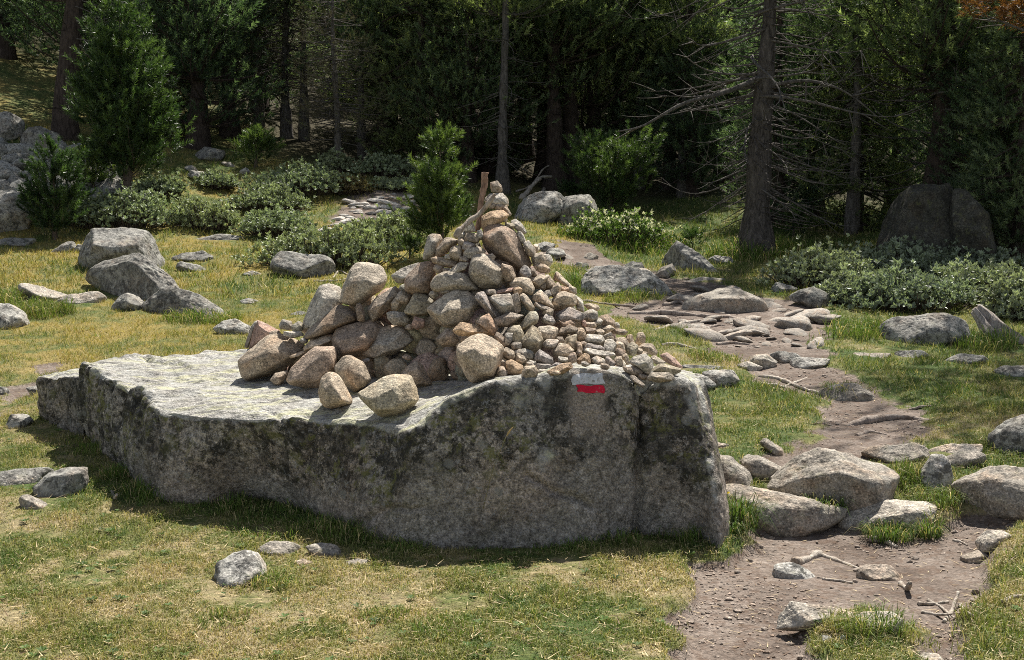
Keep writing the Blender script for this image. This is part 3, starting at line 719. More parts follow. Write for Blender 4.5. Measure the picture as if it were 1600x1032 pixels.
# big stones: outline in the photograph | colour | corner sharpness | short handle | label
BIG = """
766,286 777,283 783,290 785,298 780,302 768,300 766,292|b|9|the topmost stone|small brown stone balanced at the very top of the cairn
757,319 759,309 766,303 785,302 793,311 795,322 772,318|w|10|the white stone under the top|whitish wedge stone directly under the topmost stone of the cairn
753,360 753,338 768,329 786,329 795,336 790,342 776,344 764,356 758,362|k|12|the orange shelf stone|broad orange-tan stone beneath the stack at the cairn's top
754,367 758,359 772,349 783,349 788,355 804,359 809,366 817,384 828,404 831,412 828,418 817,426 810,426 791,413 775,406 764,391|r|16|the rust slab|big flat rust-brown slab leaning below the top of the cairn
798,345 806,343 816,350 823,363 821,366 810,362 801,354|g|12|the grey-brown roof stone|long grey-brown stone sloping off the top beside the rust slab
669,369 675,366 686,367 691,376 684,395 678,406 661,406 664,384|q|9|the upright pale stone|pale grey stone standing on end at the cairn's upper shoulder
680,402 683,390 695,375 708,371 717,378 712,386 695,399|b|13|the leaning brown stone|brown flat stone leaning against the upright pale stone
736,408 740,400 757,398 773,410 789,421 793,435 786,446 764,451 750,450 736,436 733,424|p|9|the pale stone under the rust slab|large pale tan stone directly under the rust slab
784,412 800,417 806,433 800,441 790,441 782,428|b|12|the brown stone behind it|brown stone tucked behind the large pale stone under the rust slab
632,437 637,428 655,411 675,407 682,415 681,428 675,441 672,464 655,467 642,466 633,453|r|11|the rust boulder on the shoulder|large rust-brown stone with a pale crest beside the round pale stone
612,431 625,421 640,418 656,411 642,426 634,442 616,443|q|12|the pale slab behind it|pale flat slab poking out behind the large rust-brown crested stone
541,439 553,418 567,410 584,412 597,422 603,441 598,454 578,468 562,477 543,477 532,472 534,455|p|8|the round pale stone|largest round pale stone perched on the cairn's outer shoulder
471,506 486,470 499,448 512,444 530,448 538,466 516,490 491,511 477,523|q|9|the tall grey stone|tall pale grey stone slanting below the round pale stone
475,529 494,508 530,476 545,478 557,491 557,505 526,519 487,531|b|14|the sharp-edged wedge|brown wedge with a bright upper edge under the round pale stone
574,504 574,483 586,467 617,448 626,456 622,468 604,486 584,502|d|14|the dark slab|dark brown slab leaning beside the gap under the round pale stone
632,486 643,471 647,459 665,461 677,470 671,480 667,493 650,495 633,490|o|13|the concave olive stone|olive-tan stone with a hollowed upper side below the rust boulder
604,489 615,486 632,489 641,500 637,508 615,509 606,499|w|13|the small white block|small whitish block lying above the big speckled stone
519,531 526,518 557,508 580,504 605,499 608,508 585,521 573,539 570,557 545,561 530,562 523,546|r|13|the long red-brown block|long red-brown block with a straight upper edge in the lower cairn
567,551 575,537 593,515 608,509 633,509 645,517 647,532 634,543 609,556 589,562 570,556|q|11|the big speckled stone|big pale speckled stone with rounded ends in the lower cairn
647,523 659,515 674,515 682,527 693,543 704,562 704,577 685,584 664,574 644,558 639,545|d|10|the big dark stone|big dark brown stone in shade beside the speckled stone
681,529 697,513 706,515 718,532 711,541 693,542 683,536|b|12|the brown nugget|brown nugget stone with a lit peak on top of the big dark stone
707,518 721,504 739,507 762,512 768,521 766,526 748,525 719,526 711,522|k|9|the orange loaf stone|long orange-tan loaf-shaped stone lying above the blunt round stone
712,548 715,536 734,523 755,522 774,532 787,544 785,558 777,577 769,592 741,599 731,593 720,574 714,560|t|10|the blunt round stone|large blunt round tan stone standing on the boulder's rim
743,505 752,496 765,490 772,500 779,511 776,523 769,526 762,515|r|13|the rust triangle|rust-brown triangular stone behind the long orange-tan loaf stone
742,466 746,458 756,456 761,464 770,479 784,494 780,499 771,498 758,485 749,474|v|14|the purplish plate|purplish grey plate standing at a slant beside the centre stone
764,464 772,461 798,459 804,476 804,490 791,494 782,491 771,476|g|14|the square grey block|square grey block with dark lichen in the middle of the cairn
667,483 680,471 695,460 707,455 728,456 740,467 751,486 748,495 731,505 706,513 674,509 670,494|p|11|the pale centre stone|large pale faceted stone in the centre of the cairn
673,443 681,431 695,425 723,427 736,434 748,447 744,454 728,456 711,454 681,457 674,451|p|9|the pale loaf stone|pale loaf-shaped stone lying directly on the pale centre stone
796,444 802,436 817,433 827,436 833,446 836,455 830,462 817,458 800,450|t|8|the rounded tan stone|rounded tan stone at the end of the pale stone under the rust slab
826,437 843,429 858,431 850,440 846,447 837,452|t|12|the tan wedge|tan wedge stone leaning on the rounded tan stone
810,466 817,459 824,464 836,482 831,488 823,484|p|10|the slanting pale bar|pale bar-shaped stone slanting down from the small orange cap stone
808,516 814,507 826,495 828,487 838,487 842,496 839,504 824,514 813,519|o|9|the bent stone|bent olive-tan stone with a bright square end
829,467 845,453 855,463 866,482 847,477|p|15|the pale triangle|pale yellowish triangular stone high on the small-stone flank
835,477 840,472 866,484 865,487 850,486|d|14|the dark blade|dark thin blade stone directly under the pale yellowish triangle
862,470 871,458 881,455 897,461 901,478 886,482 868,486 863,478|t|11|the big tan block|big tan block on the upper edge of the small-stone flank
897,460 911,469 913,489 901,485|w|15|the white edge stone|white-edged stone joined against the big tan block
864,499 874,488 889,480 903,488 915,494 902,503 889,499 868,504|v|14|the ragged grey slab|ragged grey slab with white streaks under the big tan block
911,490 924,483 934,489 935,500 926,505 912,501|q|10|the pale mossy block|pale mossy block beside the ragged grey slab
812,533 832,509 840,514 849,532 846,545 836,552 820,544|o|12|the tall olive stone|tall olive-tan stone with a pointed top in the flank of small stones
835,556 844,546 864,559 865,570 851,571 838,566|v|13|the dark grey lump|dark grey lump below the tall olive stone
786,548 791,543 804,550 805,562 795,564 786,559|t|14|the white-topped cube|small tan cube with a white top touching the blunt round stone
790,566 799,562 818,572 818,584 805,588 793,585|k|9|the orange egg|orange egg-shaped stone on the boulder's rim next to the blunt round stone
815,581 820,572 836,571 841,580 838,591 821,594 815,591|t|12|the pale-capped cube|tan cube with a pale cap on the boulder's rim beside the orange egg
854,581 873,569 891,567 895,573 879,584 861,587|k|12|the long crusty stone|long crusty orange-tan stone lying on the rim before the white waymark bar
900,565 914,552 921,557 924,570 905,570|k|13|the small pyramid|small orange-tan pyramid right above the painted waymark
911,532 918,522 940,524 945,532 937,539 915,536|w|9|the white pebble bar|smooth whitish oblong stone in the middle of the lower flank
908,546 918,544 956,551 961,556 943,558 919,554|w|14|the flat white slab|thin flat whitish slab jutting above the waymark
940,548 944,535 955,530 963,538 960,552 946,556|w|12|the chalky stone|bright chalky white stone on the thin flat slab
983,569 991,558 1008,553 1021,564 1020,573 1014,587 998,583 993,575|q|13|the big pale block near the end|big pale rough block near the low end of the cairn
1011,591 1019,582 1042,582 1054,589 1047,595 1028,598 1014,595|p|9|the lowest oval stone|pale speckled oval stone lowest at the cairn's thin end
1019,579 1028,569 1040,568 1064,576 1063,582 1053,587 1030,581|o|13|the olive plank stone|olive-tan plank-like stone resting on the lowest oval stone
1032,557 1041,551 1053,560 1066,575 1058,576 1039,566|R|14|the pinkish end flake|pinkish pointed flake at the cairn's thin end
1017,557 1025,556 1041,567 1026,570 1020,566|p|13|the pale end wedge|pale wedge between the big pale block and the pinkish flake
997,543 1004,537 1020,537 1027,550 1024,557 1007,551|b|9|the brown dome|brown dome-shaped stone on the skyline of the low end
984,587 993,588 1008,602 1004,606 992,598|d|14|the dark shard|dark pointed shard wedged on the rim past the waymark
373,576 378,562 389,551 423,524 437,522 462,531 475,540 474,548 457,558 449,574 422,591 404,595 376,594|t|9|the big corner stone|largest tan rounded stone at the outer foot of the cairn on bare slab
390,546 396,518 403,500 415,505 423,516 437,517 420,524 401,540|R|14|the red block|reddish block behind the largest corner stone
382,544 392,512 400,501 403,501 394,521 389,543|g|15|the dark fin|thin dark grey fin leaning against the reddish block
475,543 484,535 518,523 520,536 503,543 475,548|t|10|the tan bar under the wedge|long tan bar under the brown sharp-edged wedge
448,594 456,575 474,557 492,542 521,542 526,557 524,570 523,583 500,608 484,606 456,602|r|14|the broken red-brown stone|big broken red-brown stone with a tan face at the cairn's foot
422,594 430,583 448,579 452,585 438,602 429,601|b|11|the small wedge at its foot|small pitted wedge between the corner stone and the broken red-brown stone
523,573 538,557 549,556 568,567 580,593 568,605 552,613 536,599 526,585|t|8|the smooth egg stone|smooth egg-shaped tan stone in the front row of the cairn
498,612 503,590 511,582 522,582 531,590 539,605 548,622 550,631 537,637 520,639 507,635 500,626|t|10|the front pillar stone|upright tan stone with a bright edge standing foremost on the slab
577,581 589,565 602,553 610,553 616,580 614,587 594,592|b|14|the small brown tooth|small brown tooth-shaped stone under the big speckled stone
559,615 579,601 598,589 615,585 640,587 650,603 655,623 645,639 634,649 609,651 593,651 578,636 562,622|o|14|the foremost faceted boulder|biggest faceted stone foremost on the slab beside the notch
626,585 638,571 651,564 660,570 668,584 676,598 673,604 655,607 647,596|b|13|the brown wedge by the notch|brown wedge-shaped stone behind the biggest faceted front stone
996,522 1003,519 1009,527 1008,537 999,542 992,537|t|11|the tan skyline stone|tan upright stone on the skyline above the brown dome
930,505 938,494 950,492 960,500 962,512 950,517 934,514|b|10|the hump stone|grey-brown hump on the skyline halfway down the flank
868,425 875,427 895,448 889,451 874,441|t|13|the skyline triangle|tan triangle on the skyline above the big tan block
817,378 827,376 836,388 838,399 830,403 823,395|q|11|the pale shoulder stone|pale grey stone against the bright edge of the rust slab
"""
# small stones: u v w h tilt colour
SMALL = """
770 321 14 11 0 d;780 324 14 12 10 d;791 329 22 8 -55 b;785 341 16 12 -10 p;771 345 19 9 35 w;798 353 19 11 -15 o;733 356 20 18 10 w;737 372 25 17 -5 t;750 368 13 17 0 g;732 385 21 14 -10 v;722 379 14 14 20 b
721 369 13 14 40 w;712 397 20 25 5 t;741 395 33 16 14 p;700 402 11 9 0 q;724 405 16 9 -8 t;697 410 41 14 -13 t;718 418 35 14 28 p;686 420 16 15 0 b;698 423 12 9 0 b;767 402 15 11 0 b;695 456 17 10 10 b;678 460 13 13 30 w;788 455 31 6 13 R;767 457 17 10 0 d
809 457 15 17 0 k;822 427 18 21 50 v;834 427 13 15 0 r;848 420 25 12 -12 t;841 406 21 22 10 p;855 408 15 21 0 q;838 388 11 13 0 p;815 372 9 22 28 w;806 474 15 30 5 d;854 461 13 15 -40 g;858 443 20 24 5 t;867 454 18 23 -35 p;870 434 11 15 0 r;881 452 15 9 -10 r
893 454 17 12 -20 p;925 480 23 10 -10 t;933 503 15 12 0 q;885 506 25 15 0 r;886 517 31 15 18 b;906 523 18 19 0 t;923 508 19 11 -5 b;922 517 19 10 -5 r;912 506 9 13 20 R;857 489 16 13 0 t;856 500 22 15 -20 v;856 521 31 25 -8 p
806 523 25 29 10 o;794 501 42 20 10 d;794 530 15 21 -10 g;784 532 26 14 -42 r;807 541 16 13 0 g;820 553 31 15 -12 g;814 561 21 15 -15 t;831 566 13 6 -10 w;829 570 14 8 -5 w;848 573 23 9 -3 v;847 581 15 8 0 w;871 572 21 10 15 v;879 549 29 23 5 t;893 536 21 28 -15 o
860 538 23 14 5 g;880 562 17 9 -5 q;895 560 13 18 10 r;905 542 9 17 10 b;785 583 17 19 0 d;786 571 13 17 0 b;937 566 25 14 -28 g;953 565 18 15 0 v;966 566 15 17 0 t;968 553 16 17 -15 r;978 562 11 21 15 t;962 573 11 7 0 k;974 571 9 13 10 p;978 578 13 7 -50 p
991 580 25 13 -10 b;1004 589 15 9 -20 b;985 533 11 21 15 b;971 535 23 19 -8 b;967 519 27 11 -6 b;950 515 19 12 10 t;949 524 17 6 25 q;986 546 21 23 35 o;967 542 19 15 -15 t;997 548 15 9 -20 t;1004 553 17 9 -10 t;927 543 33 10 -8 v;938 519 13 10 10 t;911 537 11 7 0 r;905 552 9 10 0 b
964 510 8 11 0 w;448 508 21 17 -10 g;465 511 17 18 -30 o;459 523 29 12 -8 w;430 521 17 9 10 b;475 533 13 9 0 g;467 553 29 7 22 t;455 569 17 8 38 b;619 474 15 25 -30 t;631 466 20 20 -35 q;563 489 13 27 10 d;654 505 18 21 -30 R;701 560 22 42 8 d;715 589 25 11 -35 b
657 571 60 6 -27 w;636 559 14 9 -20 r;572 564 13 7 20 v;915 569 14 9 0 g;945 573 14 9 -10 b;869 583 12 7 0 t;776 555 14 14 0 d;842 526 10 12 0 b;875 533 12 13 0 b;884 491 14 8 0 d;848 447 10 10 0 b;640 512 13 9 0 b
"""

def cairn_z(x, y):
    x = np.asarray(x, float); y = np.asarray(y, float)
    dx, dy = x + 0.09, y - 7.0
    rx = np.where(dx < 0, 1.42, 1.05); ry = np.where(dy < 0, 0.45 + 0.55 * sstep(-.7, -.15, x), 0.65)
    ang = np.arctan2(np.abs(dy) / ry, np.abs(dx) / rx)
    rho = np.sqrt((dx / rx) ** 2 + (dy / ry) ** 2)
    sag = np.where(dx < 0, -0.10, 0.12) * np.clip(1 - ang / 1.57, 0, 1)
    g = 1 - rho - sag * np.sin(np.pi * np.clip(rho, 0, 1))
    b = slab_z(x, y)
    return b + (1.70 - b) * np.maximum(g, -0.3)

def pile_z(x, y): return np.maximum(cairn_z(x, y), slab_z(x, y))

def pile_hit(u, v):
    r = ray(u, v); r = r / r[1]
    ys = np.linspace(5.6, 7.4, 400); P = CAM + r * ys[:, None]
    d = P[:, 2] - pile_z(P[:, 0], P[:, 1])
    k = np.nonzero(d < 0)[0]
    if len(k): return ys[k[0]]
    return ys[np.argmin(d)]

def slab_hit(u, v):
    r = ray(u, v); r = r / r[1]
    ys = np.linspace(5.6, 7.9, 400); P = CAM + r * ys[:, None]
    k = np.nonzero(P[:, 2] < slab_z(P[:, 0], P[:, 1]))[0]
    return ys[k[0]] if len(k) else pile_hit(u, v)

def on_slab(u, v):
    y = pile_hit(u, v); P = at(u, v, y)
    return bool(cairn_z(P[0], P[1]) < slab_z(P[0], P[1])[0] + 0.02)

def rel_words(du, dv):
    a = math.degrees(math.atan2(-dv, du))
    if -35 <= a <= 35: return 'just right of'
    if 35 < a < 75: return 'up and right of'
    if 75 <= a <= 105: return 'right above'
    if 105 < a < 145: return 'up and left of'
    if -75 < a < -35: return 'down and right of'
    if -105 <= a <= -75: return 'right below'
    if -145 < a < -105: return 'down and left of'
    return 'just left of'

def build_cairn(rng):
    mats = [granite_mat('cairn_granite_warm', 120, 0.3, 0.22), granite_mat('cairn_granite_lichened', 100, 0.45, 0.45, 0.12)]
    grp = 'stones piled in the cairn'
    handles, used = [], set()
    for ln in BIG.strip().splitlines():
        pts, colr, p, hd, lab = ln.split('|')
        px = np.array([[float(t) for t in q.split(',')] for q in pts.split()])
        cu, cv = px.mean(0); vb = px[:, 1].max(); ub = px[px[:, 1].argmax(), 0]
        w, h = np.ptp(px[:, 0]), np.ptp(px[:, 1])
        y = pile_hit(cu, cv)
        yb = pile_hit(ub, vb - 2)
        base = SCOL[colr]; k = rng.uniform(0.78, 1.12)
        col = tuple(b * k for b in base)
        dr = 1.15 if min(w, h) > 0.45 * max(w, h) else 0.9
        m = mats[1] if colr in 'gqwov' and rng.random() < .75 else mats[0]
        rests = on_slab(ub, vb + 5)
        if (vb > 570 and cu < 700) or cu < 412: rests = True; yb = slab_hit(ub, vb - 1)
        place_rock('cairn_stone', px, yb + 0.01 if rests else y - 0.02, dr, m, col, rng, lab, 'stone', grp, p=float(p) * 1.25, sub=5 if max(w, h) > 40 else 4, rough=0.022, yoff=0.06 if rests else 0.42, cuts=3, tilt=(0.35, 0.7))
        handles.append((cu, cv, hd, max(w, h))); used.add(lab)
    items = [s for ln in SMALL.strip().splitlines() for s in ln.split(';')]
    todo = []
    for s in items:
        f = s.split(); u, v, w, h, r = map(float, f[:5]); c = f[5]
        k = rng.integers(5, 9); a = np.sort((np.arange(k) + rng.uniform(-.3, .3, k)) * 2 * math.pi / k)
        rad = rng.uniform(0.9, 1.12, k)
        ca, sa = np.cos(a), np.sin(a); e = 0.8
        ex = np.sign(ca) * np.abs(ca) ** e * rad * w / 2 * 1.08; ey = np.sign(sa) * np.abs(sa) ** e * rad * h / 2 * 1.08
        t = math.radians(r)
        px = np.stack([u + ex * math.cos(t) - ey * math.sin(t), v - (ex * math.sin(t) + ey * math.cos(t))], 1)
        ar = max(w, h) / min(w, h)
        size = 'tiny' if max(w, h) < 13 else 'small'
        shape = 'thin' if ar > 3 else 'long' if ar > 1.9 else 'rounded' if k > 6 else 'angular'
        near = sorted(handles, key=lambda q: math.hypot(q[0] - u, q[1] - v) - 0.45 * q[3])
        lab = None
        opts = [f'{size} {shape} {CWORD[c]} stone {rel_words(u - q[0], v - q[1])} {q[2]}' for q in near[:3]]
        opts += [f'{opts[0]}, toward {near[1][2]}', f'{opts[0]}, toward {near[2][2]}', f'{opts[1]}, toward {near[2][2]}', f'{opts[1]}, toward {near[3][2]}']
        for o in opts:
            if o not in used and len(o.split()) <= 16: lab = o; break
        if lab is None: lab = opts[0]
        used.add(lab)
        y = pile_hit(u, v)
        rests = on_slab(u, v + h / 2 + 4)
        if rests: y = pile_hit(u, v + h / 2 - 1)
        if v + h / 2 > 568 and u < 720: rests = True; y = slab_hit(u, v + h / 2 - 1)
        kk = rng.uniform(0.75, 1.18)
        m = mats[1] if c in 'gqwov' and rng.random() < .6 else mats[0]
        place_rock('cairn_stone', px, y, 1.2 if ar < 2 else 0.9, m, tuple(b * kk for b in SCOL[c]), rng, lab, 'stone', grp, p=rng.uniform(9, 18), sub=4, rough=0.025, yoff=0.1 if rests else 0.40, cuts=3, tilt=(0.35, 0.7))
    # stones wedged behind, seen only in the gaps
    sil = np.array([(775, 350), (715, 395), (620, 440), (545, 470), (490, 515), (400, 575), (430, 605), (520, 630), (640, 625), (700, 610), (770, 605), (880, 570), (1000, 575), (1010, 560), (940, 510), (860, 450), (815, 385)], float)
    proto = []
    for k in range(8):
        a = np.sort(rng.uniform(0, 2 * math.pi, 8)); a = np.linspace(0, 2 * math.pi, 8, endpoint=False) + rng.uniform(-.3, .3, 8)
        poly = np.stack([np.cos(a) * .105 * rng.uniform(.8, 1.2), np.sin(a) * .085 * rng.uniform(.8, 1.2)], 1)
        V, Fc, c = rock_verts(poly, .17, rng, 12, 4)
        proto.append(mk_mesh('cairn_stone', V, [Fc], [mats[0]]))
    cnt = 0; tries = 0
    while cnt < 170 and tries < 3000:
        tries += 1
        u, v = rng.uniform(400, 1040), rng.uniform(300, 610)
        if sdist(sil, np.array([u]), np.array([v]))[0] < 16: continue
        y = pile_hit(u, v) + rng.uniform(0.22, 0.28) + 0.14 * (cnt % 2)
        P = at(u, v, y)
        P[2] = max(P[2], float(slab_z(P[0], P[1])[0]) + 0.045)
        o = link('cairn_stone', proto[cnt % 8], None, P); s = rng.uniform(.6, 1.05)
        o.scale = (s, s, s); o.rotation_euler = tuple(rng.uniform(0, 6.28, 3))
        o.color = (*[b * rng.uniform(.85, 1.05) for b in SCOL[rng.choice(list('tbdgt'))]], 1)
        tag(o, 'brown stone packed inside the cairn, half seen in its dark gaps', 'stone', 'stones packed inside the cairn')
        cnt += 1
    # the two sticks standing in the top
    wm = wood_mat('weathered_stick_wood', (0.36, 0.30, 0.24)); rm = wood_mat('red_brown_stick_wood', (0.30, 0.19, 0.13))
    def stick(px, rad, mat, label, seed):
        P = smooth_path([at(*q) for q in px], 26); c = P.mean(0)
        R = np.interp(np.linspace(0, 1, 26), np.linspace(0, 1, len(rad)), rad)
        V, Q, T = tube(P - c, R, 10, True, 0.35, seed)
        me = mk_mesh('stick', V, [Q, T], [mat])
        o = link('stick', me, None, c); tag(o, label, 'stick', 'sticks planted in the cairn')
    stick([(758, 270, 6.94), (757, 288, 6.93), (752, 312, 6.90), (750, 335, 6.87), (746, 362, 6.84)], [.0185, .018, .0165, .018, .017], rm, 'red-brown barkless stick standing upright at the top of the cairn', 3)
    stick([(774, 304, 6.80), (765, 316, 6.79), (752, 332, 6.79), (735, 344, 6.75), (722, 356, 6.71), (711, 370, 6.68)], [.012, .0135, .0145, .014, .0145, .016], wm, 'bleached grey branch leaning across the upright red-brown stick', 5)

def wood_mat(name, colour, rough=0.85):
    m, nt = new_mat(name); n = N(nt)
    vec, oi = obj_vec(n)
    mp = n.new('ShaderNodeMapping'); mp.inputs['Scale'].default_value = (1, 1, 0.25); n.l(vec, mp.inputs['Vector'])
    f = n.noise(mp.outputs[0], 60, 5, 0.7, 0.4)
    c = n.mix(1.0, colour, n.ramp(f, [(0.3, 0.35), (0.5, 1.0), (0.75, 1.5)]), 'MULTIPLY')
    c = n.mix(n.ramp(n.noise(vec, 14, 4), [(0.5, 0.0), (0.65, 0.6)]), c, n.mix(1.0, c, (0.55, 0.45, 0.38), 'MULTIPLY'))
    n.out(n.bsdf(c, rough, n.bump(f, 0.8, 0.012), 0.2))
    return m
# ================================================================ rocks lying in the clearing
GREY = {'D': (.055, .052, .042), 'a': (.21, .20, .18), 'l': (.32, .305, .275), 'p': (.37, .33, .275), 'k': (.17, .16, .14), 's': (.30, .25, .20), 'n': (.27, .24, .20)}
